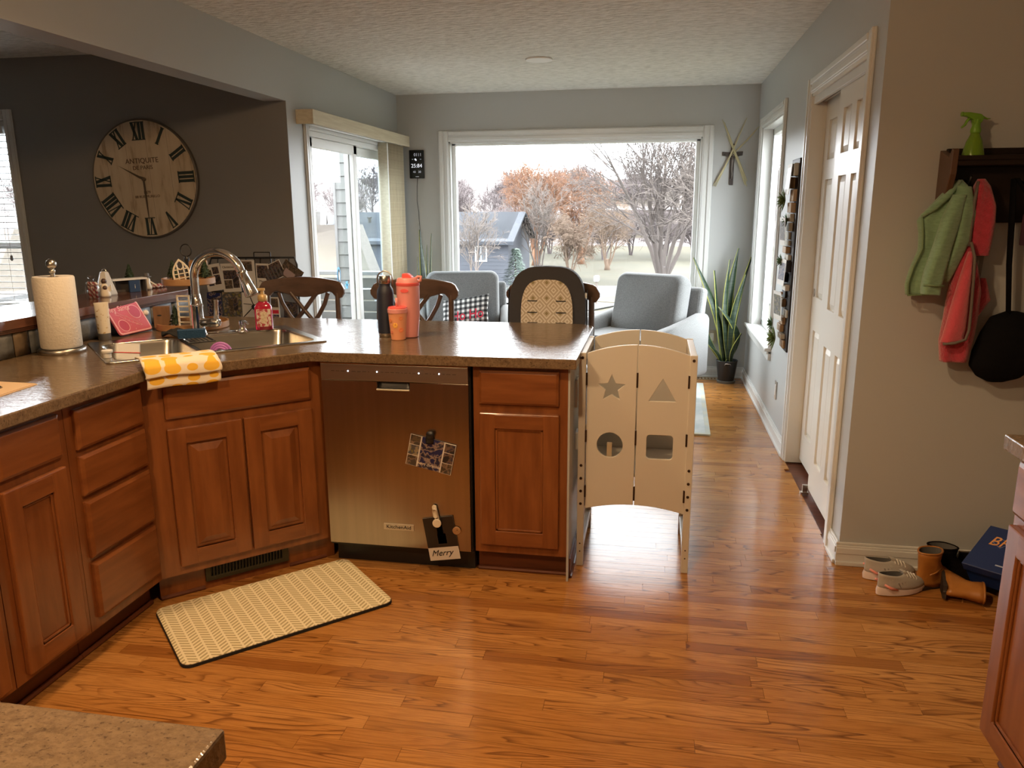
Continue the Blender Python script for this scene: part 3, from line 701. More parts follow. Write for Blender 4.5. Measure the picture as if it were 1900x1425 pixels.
lb = MB().prism(rrect(-.031,.031,.018,.098,.004), -.0302, -.0292, 'xz').build('label', mat('floral_label', (.36,.05,.06), .5, col2=(.62,.55,.47), scale=85, lo=.45, hi=.55), so)
MB().prism(rrect(-.014,.014,.032,.086,.010), -.0308, -.0302, 'xz').build('crest', mat('cream_label', (.62,.52,.38), .5, col2=(.5,.38,.25), scale=120, lo=.5, hi=.6), lb)
MB().lathe([(.021,.132),(.022,.134),(.022,.155),(.018,.160),(.010,.163),(.009,.180),(.006,.182)], 20).build('pump_collar', GOLD, so, smooth=40)
MB().prism(rrect(-.030,.014,-.011,.011,.008), .180, .190).build('pump_head', GOLD, so, bevel=.003)
pt = thing('paper_towel_holder', 'brushed metal paper towel stand with ball finial holding a white roll', 'paper towel holder', (-2.288, 2.655, .914))
MB().lathe([(.002,0),(.084,0),(.086,.004),(.086,.014),(.082,.019),(.002,.019)], 36).build('base', NICKEL, pt, smooth=40)
MB().tube([(0,0,.015),(0,0,.34)], .0085, 14).build('rod', NICKEL, pt, smooth=40)
MB().lathe([(.009,.31),(.012,.315),(.012,.322),(.008,.326)], 14).ball((0,0,.345), .0195, 16, 10).build('finial', NICKEL, pt, smooth=50)
MB().tube([(-.083,.02,.01),(-.083,.02,.20)], .004, 8).build('tension_arm', NICKEL, pt, smooth=True)
pr = thing('paper_towel_roll', 'large white quilted paper towel roll on the metal stand', 'paper towel', (-2.288, 2.655, .934))
PTM = mat('paper_towel', (.76,.70,.60), .9, bump=.45, bscale=85, stretch=(1,1,1.3), bdist=.005)
MB().lathe([(.022,.001),(.070,.001),(.0735,.006),(.0735,.272),(.070,.278),(.022,.276),(.022,.001)], 40, cap0=False, cap1=False).build('roll', PTM, pr, smooth=40)
MB().lathe([(.0215,.0015),(.0215,.276),(.020,.276),(.020,.0015)], 20, cap0=False, cap1=False).build('core', WOODL, pr)
lt = thing('lotion_tube', 'cream gold-flecked lotion tube standing on its grey cap behind the sink', 'tube', (-2.322, 2.945, .914), radians(52))
R = []
for z, a, b_ in ((.030,.026,.022),(.05,.027,.021),(.10,.028,.015),(.15,.029,.006),(.162,.030,.002)):
    R.append([(a*cos(2*pi*i/24), b_*sin(2*pi*i/24), z) for i in range(24)])
MB().loft(R).build('tube_body', mat('gold_flecked_tube', (.70,.62,.48), .25, col2=(.42,.27,.10), scale=60, lo=.60, hi=.70), lt, smooth=50)
MB().lathe([(.024,0),(.0255,.003),(.0255,.028),(.022,.031)], 24, sy=.9).build('cap', mat('grey_cap', (.12,.115,.11), .35), lt, smooth=40)
# pink santa plate leaning on the half wall
pp = thing('santa_cookie_plate', 'square pink decorated cookie tray reading Hey Santa, leaning behind the sink', 'plate', (-2.300, 3.125, .9165), radians(88))
PINK = mat('pink_enamel', (.62,.14,.21), .35); PINKD = mat('deep_pink', (.52,.09,.17), .4); PINKL = mat('light_pink_print', (.86,.50,.55), .5)
tilt = Matrix.Diagonal((1.1,1,1.02,1)) @ Matrix.Rotation(radians(-31), 4, 'X')
pl_ = MB().prism(rrect(-.098,.098,0,.150,.014), -.008, .0, 'xz', M=tilt).build('tray', [PINK], pp, bevel=.003)
def ring2(cx, cz, r, w_, dep, m, nm, n=24): MB().prism(circ(cx,cz,r,n), dep-.0006, dep, 'xz', [circ(cx,cz,r-w_,n)], M=tilt).build(nm, m, pl_)
MB().prism(rrect(-.096,.096,.002,.148,.013), -.0092, -.008, 'xz', [rrect(-.090,.090,.008,.142,.010)], M=tilt).build('border', PINKL, pl_)
for cx, cz, r in ((.050,.098,.034),(-.050,.042,.029)):
    MB().prism(circ(cx,cz,r-.003), -.0088, -.008, 'xz', M=tilt).build('cup_well', PINKD, pl_); ring2(cx, cz, r, .003, -.0085, PINKL, 'well_ring')
cr = [(-.052,.112),(-.040,.096),(-.010,.080),(.030,.048),(.050,.030),(.040,.030),(.0,.052),(-.030,.072),(-.046,.090),(-.062,.096)]
mb = MB()
for i in range(len(cr)):
    a, b_ = cr[i], cr[(i+1) % len(cr)]; mb.tube([tilt @ Vector((a[0],-.0085,a[1])), tilt @ Vector((b_[0],-.0085,b_[1]))], .0011, 4)
for k in range(4): mb.tube([tilt @ Vector((-.02+.016*k,-.0085,.080-.012*k)), tilt @ Vector((-.022+.016*k,-.0085,.070-.012*k))], .0009, 4)
for sx_, sz_ in ((-.06,.112),(-.052,.122),(-.066,.104)): mb.tube([tilt @ Vector((-.055,-.0085,.104)), tilt @ Vector((sx_,-.0085,sz_))], .0014, 4)
mb.build('carrot_outline', PINKL, pl_)
random.seed(11)
for k in range(34):
    a, b_ = random.uniform(-.085,.085), random.uniform(.012,.138)
    if (a-.05)**2+(b_-.098)**2 < .0015 or (a+.05)**2+(b_-.042)**2 < .0012: continue
    MB().ball(tilt @ Vector((a,-.0082,b_)), random.choice((.0012,.0018,.0024)), 6, 4).build('snow_dot', PINKL, pl_)
text('lettering', 'Hey Santa', .036, PINKL, pl_, tilt @ Vector((-.035,-.0096,.122)), rot=(radians(59),0,radians(0)), shear=.3)
MB().ball((.122,.035,.075), .014, 12, 8).build('knob', WHITE, pl_, smooth=True)
# tiered tray and its ornaments
tt = thing('tiered_tray', 'two-tier round wooden tray with black iron ring handle behind the faucet', 'tiered tray', (-2.150, 3.335, .914))
def round_tray(r, z): return MB().lathe([(.001,z),(r-.004,z),(r,z+.004),(r,z+.030),(r-.006,z+.031),(r-.009,z+.012),(.001,z+.012)], 40)
round_tray(.163, .0).build('lower_tier', WOODL, tt, smooth=40); round_tray(.118, .205).build('upper_tier', WOODL, tt, smooth=40)
MB().tube([(0,0,.01),(0,0,.335)], .007, 10).lathe([(.012,.31),(.012,.325),(.006,.335)], 12).build('post', BLACKM, tt)
MB().tube(arc((0,0,.362), .028, 0, 360, 24), .0028, 6).build('ring_handle', BLACKM, tt, smooth=True)
GRN = mat('bottle_brush_green', (.022,.045,.022), .95, col2=(.05,.075,.045), scale=90)
def mini_tree(label, loc, h, group='bottle brush trees'):
    t = thing('mini_tree', label, 'ornament', loc, random.random()*6, group); mb = MB(); k = int(h*260); random.seed(int(h*999)+int(loc[0]*-77))
    for i in range(k*7):
        f = random.random()**.8; z = lerp(.018, h*.97, f); r = h*.27*(1-f)+.004; a = random.random()*2*pi
        mb.add([(0,0,z),(r*cos(a),r*sin(a),z-.002),(r*.95*cos(a+.22),r*.95*sin(a+.22),z+.003)], [(0,1,2)])
    mb.lathe([(h*.16,.018),(h*.15,h*.3),(h*.07,h*.7),(.002,h)], 9)
    mb.build('bristles', GRN, t, fix=False); MB().lathe([(h*.10,0),(h*.10,.010),(.004,.012),(.004,.02)], 12).build('stand', WOODD, t)
    return t
mini_tree('bottle brush tree on the upper tray tier, left of the arched window ornament', (-2.215,3.315,1.132), .10)
mini_tree('bottle brush tree on the upper tray tier, right of the arched window ornament', (-2.085,3.37,1.132), .105)
mini_tree('bottle brush tree on the lower tray tier beside the wooden block house', (-2.165,3.225,.927), .105)
gw = thing('arched_window_ornament', 'cream gothic arched window cutout leaning on the upper tray tier', 'ornament', (-2.125, 3.252, 1.132), radians(12)); gw.rotation_euler = (radians(-8), radians(-10), radians(12))
def gothic(w_, h_, i=0):
    P_ = [(-w_+i, i), (w_-i, i), (w_-i, h_*.45)]
    for k in range(1, 7): t = k/6; P_.append(((w_-i)*(1-t**1.6), h_*.45+(h_*.55-i*1.4)*t**.92))
    return P_ + [(-x, z) for x, z in P_[-2:1:-1]]
mb = MB().prism(gothic(.040,.112), 0, .006, 'xz', [gothic(.040,.112,.007)])
for x in (-.014,.014): mb.box(x-.002, x+.002, .0, .005, .005, .09)
for z in (.024,.044,.064): mb.box(-.036, .036, .0, .005, z-.002, z+.002)
mb.tube([(0,.003,.060),(-.022,.003,.085)], .002, 4).tube([(0,.003,.060),(.022,.003,.085)], .002, 4)
mb.build('lattice', CREAM, gw)
bb = MB().prism(rrect(-.05,.05,0,.095,.003), 0, .008, 'xz').build('wooden_plaque', WOODL, loc=(-2.150, 3.415, 1.13)); tag(bb, 'plain square light wood plaque behind the upper tier trees', 'plaque')
lw = thing('lattice_ladder_ornament', 'cream ladder-like window lattice standing on the lower tray tier', 'ornament', (-2.105, 3.205, .927), radians(10))
mb = MB().box(-.030,-.023,0,.006,0,.155).box(.023,.030,0,.006,0,.155)
for k in range(7): mb.box(-.03, .03, 0, .005, .004+.024*k, .010+.024*k)
mb.build('lattice', CREAM, lw)
bh = thing('wooden_block_house', 'small brown wooden block house on the lower tray tier', 'ornament', (-2.240, 3.240, .927), radians(25))
MB().box(-.036,.036,-.02,.02,0,.098).build('block', mat('walnut_block', (.20,.10,.045), .5, col2=(.14,.07,.03), scale=8, stretch=(5,5,1)), bh, bevel=.002); MB().prism(circ(-.01,.058,.010,12,.004), -.0208, -.0200, 'xz').build('knot', INK, bh)
# things in and round the sink
tw = thing('dish_towel', 'white kitchen towel with yellow dots folded over the worktop edge', 'towel', (0,0,.914), pi/4)
def towel_sheet(s0, s1, prof, z_off, amp):
    def fn(u, v):
        k = v*(len(prof)-1); i = min(int(k), len(prof)-2); q = k-i
        a = lerp(prof[i][0], prof[i+1][0], q); z = lerp(prof[i][1], prof[i+1][1], q)
        return (lerp(s0, s1, u)+.004*sin(v*9), a-amp*.4*sin(u*9+v*3), z+z_off+amp*(.5+.5*sin(u*8+v*5))*(.3 if v < .4 else 1))
    return fn
MB().grid(towel_sheet(.452, .702, [(3.02,.010),(2.98,.012),(2.93,.014),(2.905,.010),(2.897,-.005),(2.894,-.035),(2.892,-.067)], 0, .004), 24, 18).build('lower_layer', LEMON, tw, smooth=True, solid=.006)
MB().grid(towel_sheet(.448, .706, [(3.045,.020),(3.0,.023),(2.95,.024),(2.905,.021),(2.886,.008),(2.881,-.014),(2.880,-.030)], .004, .005), 24, 18).build('upper_layer', LEMON, tw, smooth=True, solid=.006)
sp = MB().prism(rrect(-.055,.055,-.022,.022,.006), -.012, .022).build('sponge', mat('blue_sponge', (.012,.05,.11), .95, bump=.8, bscale=160, bdist=.005), loc=(-1.915, 2.955, .945), rot=(0,0,radians(30)), bevel=.004)
tag(sp, 'dark blue rectangular sponge resting on the sink caddy below the faucet', 'sponge')
cy = thing('sink_caddy', 'black wire caddy hooked over the sink divider under the sponge', 'caddy', (-1.905, 2.965, .925), radians(45))
mb = MB()
for k in range(7): mb.tube([(-.05+.0166*k,-.10,.0),(-.05+.0166*k,.05,.0)], .0022, 5)
mb.tube([(-.055,-.10,.0),(.055,-.10,.0),(.055,.055,.0),(-.055,.055,.0),(-.055,-.10,.0)], .003, 5); mb.build('wire_tray', BLACKM, cy)
mb = MB()
def rag(u, v): return (lerp(-.075,.075,u), lerp(-.05,.05,v), .012+.010*sin(u*11+v*4)*cos(v*8)+.012*sin(pi*u)*sin(pi*v))
rg = mb.grid(rag, 18, 12).build('scrub_cloth', mat('black_mesh_cloth', (.012,.012,.012), .9, bump=.6, bscale=140), loc=(-2.035, 3.055, .922), rot=(0,0,radians(35)), smooth=True, solid=.006)
tag(rg, 'crumpled black scrub cloth left of the faucet base', 'cloth')
kn = thing('paring_knife', 'thin silver utensil lying on the sink deck right of the faucet', 'utensil', (-1.905, 3.165, .925), radians(38))
MB().tube([(-.09,0,0),(.06,0,0)], [.004,.005], 8, flat=.5).build('handle', CHROME, kn, smooth=True); MB().ball((.068,0,0), .008, 10, 6, sz=.6).build('tip', CHROME, kn, smooth=True)
pu = thing('silicone_brush', 'purple silicone scrubber in the right sink bowl behind the towel', 'scrubber', (-1.745, 2.885, .885), radians(20))
PUR = mat('purple_silicone', (.42,.16,.48), .4)
for k, r in enumerate((.040,.031,.022)): MB().tube([(r*cos(t*pi/10), -.006*k, r*sin(t*pi/10)) for t in range(11)], .006, 8).build('loop', PUR, pu, smooth=True)
mc = thing('white_cap', 'small white bottle cap standing on the front left sink rim', 'cap', (-2.005, 2.545, .921))
MB().lathe([(.014,0),(.014,.018),(.019,.019),(.020,.027),(.018,.029),(.002,.029)], 18).build('shell', WHITE, mc, smooth=40)
bt = thing('ribbed_container', 'white ribbed container with a red line standing tilted in the left sink bowl', 'container', (-2.035, 2.685, .855), radians(45)); bt.rotation_euler = (radians(-12), radians(8), radians(45))
R = [[(p[0], p[1], z) for p in rrect(-a, a, -.022, .022, .01, 3)] for z, a in [(.004*k, .045+.0012*(k % 2)) for k in range(24)]]
MB().loft(R).build('body', WHITE, bt, smooth=30); MB().prism(rrect(-.047,.047,-.024,.024,.011,3), .055, .058).build('red_line', mat('red_print', (.6,.03,.04), .5), bt)
fo = thing('manila_folder', 'tan manila paper folder lying on the left worktop', 'folder', (-2.075, 2.015, .9142), radians(0))
MAN = mat('manila', (.72,.52,.32), .7)
MB().prism([(-.13,-.18),(.16,-.13),(.135,.11),(-.13,.12)], 0, .0015).build('back_sheet', MAN, fo); MB().prism([(-.125,-.175),(.155,-.125),(.13,.107),(-.125,.117)], .0025, .004).build('front_sheet', MAN, fo); MB().prism([(-.12,-.16),(.14,-.12),(.12,.10),(-.12,.11)], .0015, .0025).build('papers', PAPER, fo)
pn = thing('pen', 'black pen lying on the tan folder', 'pen', (-2.055, 2.055, .9225), radians(-14))
MB().tube([(-.07,0,0),(.05,0,0),(.058,0,0)], [.0048,.0048,.0035], 10).build('barrel', BLACK, pn, smooth=40); MB().tube([(.058,0,0),(.068,0,0)], [.0035,.001], 8).build('tip', NICKEL, pn)
MB().box(-.065,-.025,-.0015,.0015,.0055,.007).build('pocket_clip', BLACK, pn)
# bottles on the peninsula
b1 = thing('water_bottle', 'tall navy black insulated bottle with steel loop lid on the peninsula', 'bottle', (-1.145, 3.222, .914))
NAVY = mat('navy_powder_coat', (.012,.016,.032), .5)
MB().lathe([(.034,.016),(.0365,.018),(.0365,.190),(.034,.205),(.027,.218),(.0255,.222),(.0255,.232)], 32).build('body', NAVY, b1, smooth=40)
MB().lathe([(.031,0),(.0345,.002),(.0355,.017),(.002,.017)], 32).build('steel_base', STEEL2, b1, smooth=40)
MB().lathe([(.0265,.232),(.0275,.234),(.0275,.262),(.025,.266),(.002,.267)], 28).build('lid', STEEL2, b1, smooth=40)
MB().tube([(-.034,0,.222)]+[(-.034,0,.25)]+arc((0,0,.25), .034, 180, 0, 14)[1:]+[(.034,0,.222)], .0032, 8).build('loop_handle', NICKEL, b1, smooth=True)
b2 = thing('pink_tumbler', 'tall salmon pink bottle with coral flip lid and handle on the peninsula', 'bottle', (-1.043, 3.225, .914))
SAL = mat('salmon_pink', (.74,.30,.28), .4); CORAL = mat('coral_red', (.80,.12,.11), .4)
MB().lathe([(.034,0),(.039,.003),(.041,.02),(.0485,.10),(.050,.20),(.050,.226)], 36).build('body', SAL, b2, smooth=40)
MB().lathe([(.0505,.224),(.0515,.226),(.0515,.236),(.0495,.238)], 36).build('band', CORAL, b2, smooth=40)
MB().lathe([(.050,.238),(.047,.250),(.042,.256),(.002,.258)], 32).build('lid', SAL, b2, smooth=40)
MB().prism([(-.022,.252),(-.020,.275),(.004,.276),(.022,.262),(.022,.252)], -.016, .016, 'xz').build('flip_spout', CORAL, b2, bevel=.003)
MB().tube([(.030,0,.250),(.048,0,.262),(.060,0,.262),(.058,0,.246),(.044,0,.240)], .0065, 8).build('carry_loop', SAL, b2, smooth=True)
MB().prism(circ(0,.205,.018,16,.008), -.0512, -.0485, 'xz').build('embossed_logo', CORAL, b2)
b3 = thing('straw_cup', 'small orange cup with coral lid and straw in front of the pink bottle', 'cup', (-1.068, 3.150, .914))
ORG = mat('peach_orange', (.80,.34,.18), .4)
MB().lathe([(.029,0),(.031,.002),(.0405,.118)], 30).build('cup_body', ORG, b3, smooth=40)
MB().lathe([(.0425,.116),(.0428,.132),(.041,.134)], 30).build('rim_band', SAL, b3, smooth=40); MB().lathe([(.041,.133),(.040,.139),(.036,.141),(.002,.141)], 30).build('lid', CORAL, b3, smooth=40)
MB().tube([(-.002,0,.138),(-.003,0,.178)], .0058, 10).build('straw', SAL, b3, smooth=True)
random.seed(4)
for k, (ax, az, r, m) in enumerate(((0,.065,.012,(.85,.42,.08)),(-.022,.085,.009,(.80,.26,.10)),(.022,.045,.011,(.82,.24,.10)),(-.018,.035,.007,(.75,.22,.12)),(.024,.095,.009,(.8,.25,.1)))):
    R_ = .031+.08*az; y_ = -sqrt(max(R_**2-ax**2, 1e-4)); mm = mat('flower_print_%s' % 'abcde'[k], m, .5)
    q = MB()
    for j in range(6): q.ball((r*.6*cos(j*pi/3), 0, r*.6*sin(j*pi/3)), r*.42, 8, 5, sy=.15)
    q.build('flower_print', mm, b3, loc=(ax, y_-.0005, az), rot=(0,0,math.atan2(ax, -y_)))
# ------------------------------------------------------------------ DINING END
def stool(label, loc, rz, group='counter stools'):
    t = thing('counter_stool', label, 'stool', loc, rz, group)
    W_, n = .25, 26
    def top(x): return 1.088 - .030*(x/W_)**2 - (.0 if abs(x) < .215 else ((abs(x)-.215)/.035)**2*.035)
    def bot(x):
        a = abs(x)
        if a > .20: return .972 + (max(0, a-.225)/.025)**2*.03
        if a > .165: return .972 + (.20-a)/.035*.038
        return 1.010 - .036*cos(a/.165*pi/2)**1.2 if a < .165 else 1.0
    R = []
    for k in range(n+1):
        x = lerp(-W_, W_, k/n); y = .035*(1-(x/W_)**2)
        a, b_ = bot(x), top(x)
        if b_-a < .012: a, b_ = (a+b_)/2-.006, (a+b_)/2+.006
        R.append([(x,y-.013,a),(x,y+.013,a),(x,y+.013,b_),(x,y-.013,b_)])
    MB().loft(R).build('crest_rail', WOODC, t, bevel=.005)
    for s in (-1, 1):
        MB().tube([(s*.205,-.01,.62),(s*.208,.0,.80),(s*.205,.012,1.0)], [.018,.017,.016], 8).build('back_post', WOODC, t, smooth=50)
        MB().tube([(s*.078,.028,1.0),(s*.038,.026,.95),(0,.024,.90),(s*-.06,.020,.83),(s*-.15,.012,.69)], .0125, 8).build('cross_slat', WOODC, t, smooth=50)
        MB().tube([(s*.145,.020,1.0),(s*.125,.018,.94),(s*.085,.016,.87),(s*.02,.014,.79),(s*-.08,.010,.69)], .0125, 8).build('cross_slat', WOODC, t, smooth=50)
        MB().tube([(s*.205,-.01,.63),(s*.21,.0,.30),(s*.215,.03,0)], [.020,.019,.016], 8).build('rear_leg', WOODC, t, smooth=50)
        MB().tube([(s*.20,-.40,.60),(s*.205,-.405,.30),(s*.21,-.41,0)], [.021,.019,.016], 8).build('front_leg', WOODC, t, smooth=50)
        MB().tube([(s*.208,-.40,.22),(s*.212,.01,.22)], .011, 8).build('stretcher', WOODC, t, smooth=50)
    MB().box(-.205,.205,-.005,.015,.665,.695).build('lower_rail', WOODC, t, bevel=.004)
    MB().tube([(-.205,-.405,.18),(.205,-.405,.18)], .013, 8).build('foot_rest', WOODC, t, smooth=50)
    MB().prism(rrect(-.225,.225,-.43,.0,.05), .60, .64).build('seat', WOODC, t, bevel=.008, seg=3)
    return t
stool('brown X-back counter stool nearest the sliding door', (-1.950, 4.10, 0), radians(4))
stool('brown X-back counter stool behind the navy and pink bottles', (-1.290, 4.10, 0), 0)
stool('brown X-back counter stool carrying the patterned booster seat', (-.525, 4.10, 0), 0)
bs = thing('booster_seat', 'dark grey padded child booster seat with cream trellis-pattern pad strapped to a stool', 'booster seat', (-.543, 4.035, .645))
def bo(w_, h_, z0, n=18):
    P_ = [(-w_*.86, z0), (w_*.86, z0)]
    for k in range(n+1):
        t = pi*k/n; x = cos(t); P_.append((w_*(abs(x)**.62)*(1 if x > 0 else -1)*(1.0), lerp(z0, h_, .45)+(h_-lerp(z0, h_, .45))*(sin(t)**.62)))
    return P_
DG = mat('charcoal_nylon', (.035,.033,.036), .75, bump=.25, bscale=60)
MB().prism(bo(.202,.522,.02), -.03, .035, 'xz').build('shell', DG, bs, bevel=.022, seg=4)
pad = MB().prism(bo(.137,.455,.03), -.044, -.028, 'xz').build('pad', HEXP, bs, bevel=.008, seg=3)
for z in (.345,.285,.230):
    for s in (-1, 1): MB().box(s*.075-.026, s*.075+.026, -.0465, -.0435, z-.0025, z+.0025).build('strap_slot', INK, pad)
MB().box(-.19,.19,-.30,.0,.0,.05).build('seat_base', DG, bs, bevel=.02, seg=3)
for s in (-1, 1): MB().tube([(s*.205,-.0,.40),(s*.208,-.01,.25),(s*.2,-.03,.05)], .004, 5).build('side_seam', BLACK, bs)
MB().box(.196,.206,-.02,.02,.36,.385).build('care_tag', WHITE, bs)
# armchairs
def armchair(label, loc, rz):
    t = thing('armchair', label, 'armchair', loc, rz, 'grey armchairs by the window')
    MB().box(-.33,.33,-.34,.30,.16,.40).build('base', GREYF, t, bevel=.03, seg=3)
    tl = Matrix.Translation((0,.30,.35)) @ Matrix.Rotation(radians(-10),4,'X')
    MB().box(-.37,.37,-.05,.06,-.15,.50, M=tl).build('backrest', GREYF, t, bevel=.03, seg=3)
    def cush(w_, h_, d_, px=.5):
        R = []
        for k in range(13):
            f = k/12; s_ = (1-abs(2*f-1)**3.2); yy = lerp(-d_/2, d_/2, f)
            a = .90+.10*s_
            P_ = rrect(-w_/2*a, w_/2*a, -h_/2*a, h_/2*a, .07*a, 6)
            R.append([(x, yy+(.012*sin(x*28+2)*(z > h_*.22))*(f < .4), z+.012*(1-(x/(w_/2))**2)*s_) for x, z in P_])
        return R
    tb = Matrix.Translation((0,.185,.665)) @ Matrix.Rotation(radians(-13),4,'X')
    mb = MB(); mb.loft([[tb @ Vector(p) for p in r] for r in cush(.60,.56,.20)]); mb.build('back_cushion', GREYF, t, smooth=60)
    MB().prism(rrect(-.30,.30,-.38,.16,.05), .40, .52).build('seat_cushion', GREYF, t, bevel=.035, seg=3)
    for s in (-1, 1):
        x0, x1 = sorted((s*.305, s*.425))
        R = []
        for y_, z1, z0 in ((-.37,.560,.16),(-.36,.585,.16),(-.1,.605,.16),(.12,.63,.16),(.30,.655,.16),(.36,.65,.16)):
            R.append([(p[0], y_, p[1]) for p in rrect(x0, x1, z0, z1, .05, 4)])
        MB().loft(R).build('arm', GREYF, t, smooth=60)
        for y_ in (-.30,.28): MB().lathe([(.016,0),(.026,.165)], 10, (s*.34, y_, 0)).build('leg', WOODC, t)
    return t
armchair('grey upholstered armchair by the window with the plaid pillow', (-1.50, 6.05, .0118), radians(14))
armchair('grey upholstered armchair by the window next to the potted snake plant', (-.115, 6.02, .0118), radians(-30))
pw = thing('throw_pillow', 'black and white buffalo plaid pillow with red Ho Ho lettering on the armchair', 'pillow', (-1.435, 5.84, .535), 0); pw.rotation_euler = (radians(-28), radians(-10), radians(-8))
R = []
for k in range(11):
    f = 2*k/10-1; b_ = (1-abs(f)**2.4); yy = .065*f
    P_ = []
    for i in range(40):
        t = 2*pi*i/40; c_, s_ = cos(t), sin(t)
        q = max(abs(c_), abs(s_)); e = .80+.20*b_ + (.06*(1-b_) if False else 0)
        x, z = c_/q*.20, s_/q*.135
        pinch = 1-.10*(1-min(abs(c_), abs(s_))/q)*(1-.3*b_)
        P_.append((x*pinch*(.93+.07*b_), yy*(1-.75*(abs(x)/.20)**4)*(1-.75*(abs(z)/.135)**4), .14+z*pinch*(.93+.07*b_)))
    R.append(P_)
MB().loft(R).build('cover', PLAID, pw, smooth=60)
RED = mat('red_felt', (.55,.02,.05), .9)
text('lettering', 'Ho Ho', .115, RED, pw, (.045,-.064,.095), sx=.85, ext=.002)
# snake plants
LEAFG = mat('snake_plant_green', (.012,.030,.014), .4, col2=(.03,.052,.03), scale=10, stretch=(.5,.5,6), lo=.45, hi=.6)
LEAFY = mat('snake_plant_margin', (.42,.43,.10), .45)
def leaf(parent, base, tip, wid, twist, bow):
    base, tip = Vector(base), Vector(tip); n = 12; d = tip-base
    side = Vector((cos(twist), sin(twist), 0)); nrm = d.normalized().cross(side).normalized()
    mb = MB(); R = []
    for k in range(n+1):
        f = k/n; p = base + d*f + nrm*bow*sin(pi*f)*.5 + Vector((bow*sin(pi*f*1.1), 0, 0))
        w_ = wid*(.35+.65*min(1, f*2.2))*(1-max(0, (f-.62)/.38)**1.8)+.0012
        tw = twist + .9*f; sd = Vector((cos(tw), sin(tw), 0)); nn = d.normalized().cross(sd).normalized()
        R.append([p+sd*w_*a+nn*wid*.32*(a*a) for a in (-1,-.84,0,.84,1)])
    n5 = 5; vs = [q for r in R for q in r]; fa_, mi = [], []
    for k in range(n):
        for i in range(4):
            fa_.append((k*n5+i, k*n5+i+1, (k+1)*n5+i+1, (k+1)*n5+i)); mi.append(1 if i in (0,3) else 0)
    m0 = MB(); m0.v = [tuple(q) for q in vs]; m0.f = fa_; m0.mi = mi
    return m0.build('leaf', [LEAFG, LEAFY], parent, smooth=True, fix=False, solid=.004)
sp1 = thing('potted_snake_plant', 'tall variegated snake plant in a black metal bucket in the corner', 'plant', (.637, 6.70, 0))
MB().lathe([(.062,.02),(.066,.02),(.088,.185),(.092,.192),(.088,.196),(.080,.19),(.078,.17),(.001,.17)], 28).build('bucket', mat('black_enamel_bucket', (.012,.013,.014), .4), sp1, smooth=40)
MB().lathe([(.001,0),(.074,0),(.078,.02),(.072,.022),(.001,.012)], 28).build('saucer', mat('grey_saucer', (.12,.12,.11), .5), sp1, smooth=40)
MB().tube([(-.025,-.088,.165),(-.02,-.098,.178),(.02,-.098,.178),(.025,-.088,.165)], .0035, 6).build('handle', NICKEL, sp1, smooth=True)
for bx, by, tx, ty, tz, wd, tw, bow in ((-.02,.0,-.30,-.10,1.06,.036,.2,.05),(-.03,.01,-.14,-.02,.95,.034,.6,.0),(.0,.02,.04,.03,1.13,.034,-.3,-.03),(.03,.0,.145,.02,1.06,.040,.3,-.04),(.01,-.02,-.03,-.02,1.04,.026,.1,-.03),(.02,-.02,.10,-.05,.92,.026,-.4,-.03),(-.01,-.03,-.06,-.12,.66,.034,.2,.12),(.03,.02,.03,.04,.80,.030,.9,.03),(-.03,-.02,-.22,-.05,.55,.026,.2,-.03),(-.04,-.01,-.17,-.14,.36,.022,.4,.02),(.03,-.03,.09,-.10,.44,.024,.3,-.02),(.0,.03,-.03,.05,.72,.03,-.8,.02)):
    leaf(sp1, (bx,by,.165), (tx,ty,tz), wd, tw, bow)
sp2 = thing('potted_snake_plant', 'narrow snake plant leaves rising behind the armchair below the digital clock', 'plant', (-1.985, 6.66, 0))
MB().lathe([(.09,0),(.10,.01),(.13,.28),(.135,.29),(.12,.285),(.11,.25),(.001,.25)], 28).build('pot', WHITE, sp2, smooth=40)
for bx, by, tx, ty, tz, wd, tw, bow in ((-.02,0,-.050,.05,1.28,.032,.3,.015),(.01,0,.045,.06,1.25,.008,.1,0),(.0,.02,.005,.05,1.15,.010,.2,0),(-.03,-.01,-.07,.0,1.05,.014,.5,-.01),(.03,.0,.05,.02,.9,.02,.4,.0)):
    leaf(sp2, (bx,by,.25), (tx,ty,tz), wd, tw, bow)
# rug and register
rug = thing('area_rug', 'pale grey rug with faded yellow border under the armchairs', 'rug', (-.74, 5.84, 0), radians(-1.5))
MB().prism(rrect(-1.16,1.16,-.78,.78,.01), .0005, .011).build('pile', mat('grey_rug', (.40,.44,.44), .95, col2=(.52,.54,.52), scale=7, bump=.4, bscale=200, bdist=.003), rug)
MB().prism(rrect(-1.162,1.162,-.782,.782,.01), .0005, .0116, 'xy', [rrect(-1.13,1.13,-.75,.75,.01)]).build('border', mat('rug_border', (.50,.48,.36), .95, col2=(.38,.42,.42), scale=6), rug)
vr = thing('floor_register', 'small brass coloured floor register by the back baseboard', 'vent', (.455, 6.815, 0))
MB().prism([(-.15,-.05),(.15,-.05),(.15,.05),(-.15,.05)], .0005, .006, 'xy', [[(-.13+.028*k,-.035),(-.118+.028*k,-.035),(-.118+.028*k,.035),(-.13+.028*k,.035)] for k in range(10)]).build('grille', mat('tan_register', (.42,.30,.17), .4, .3), vr)
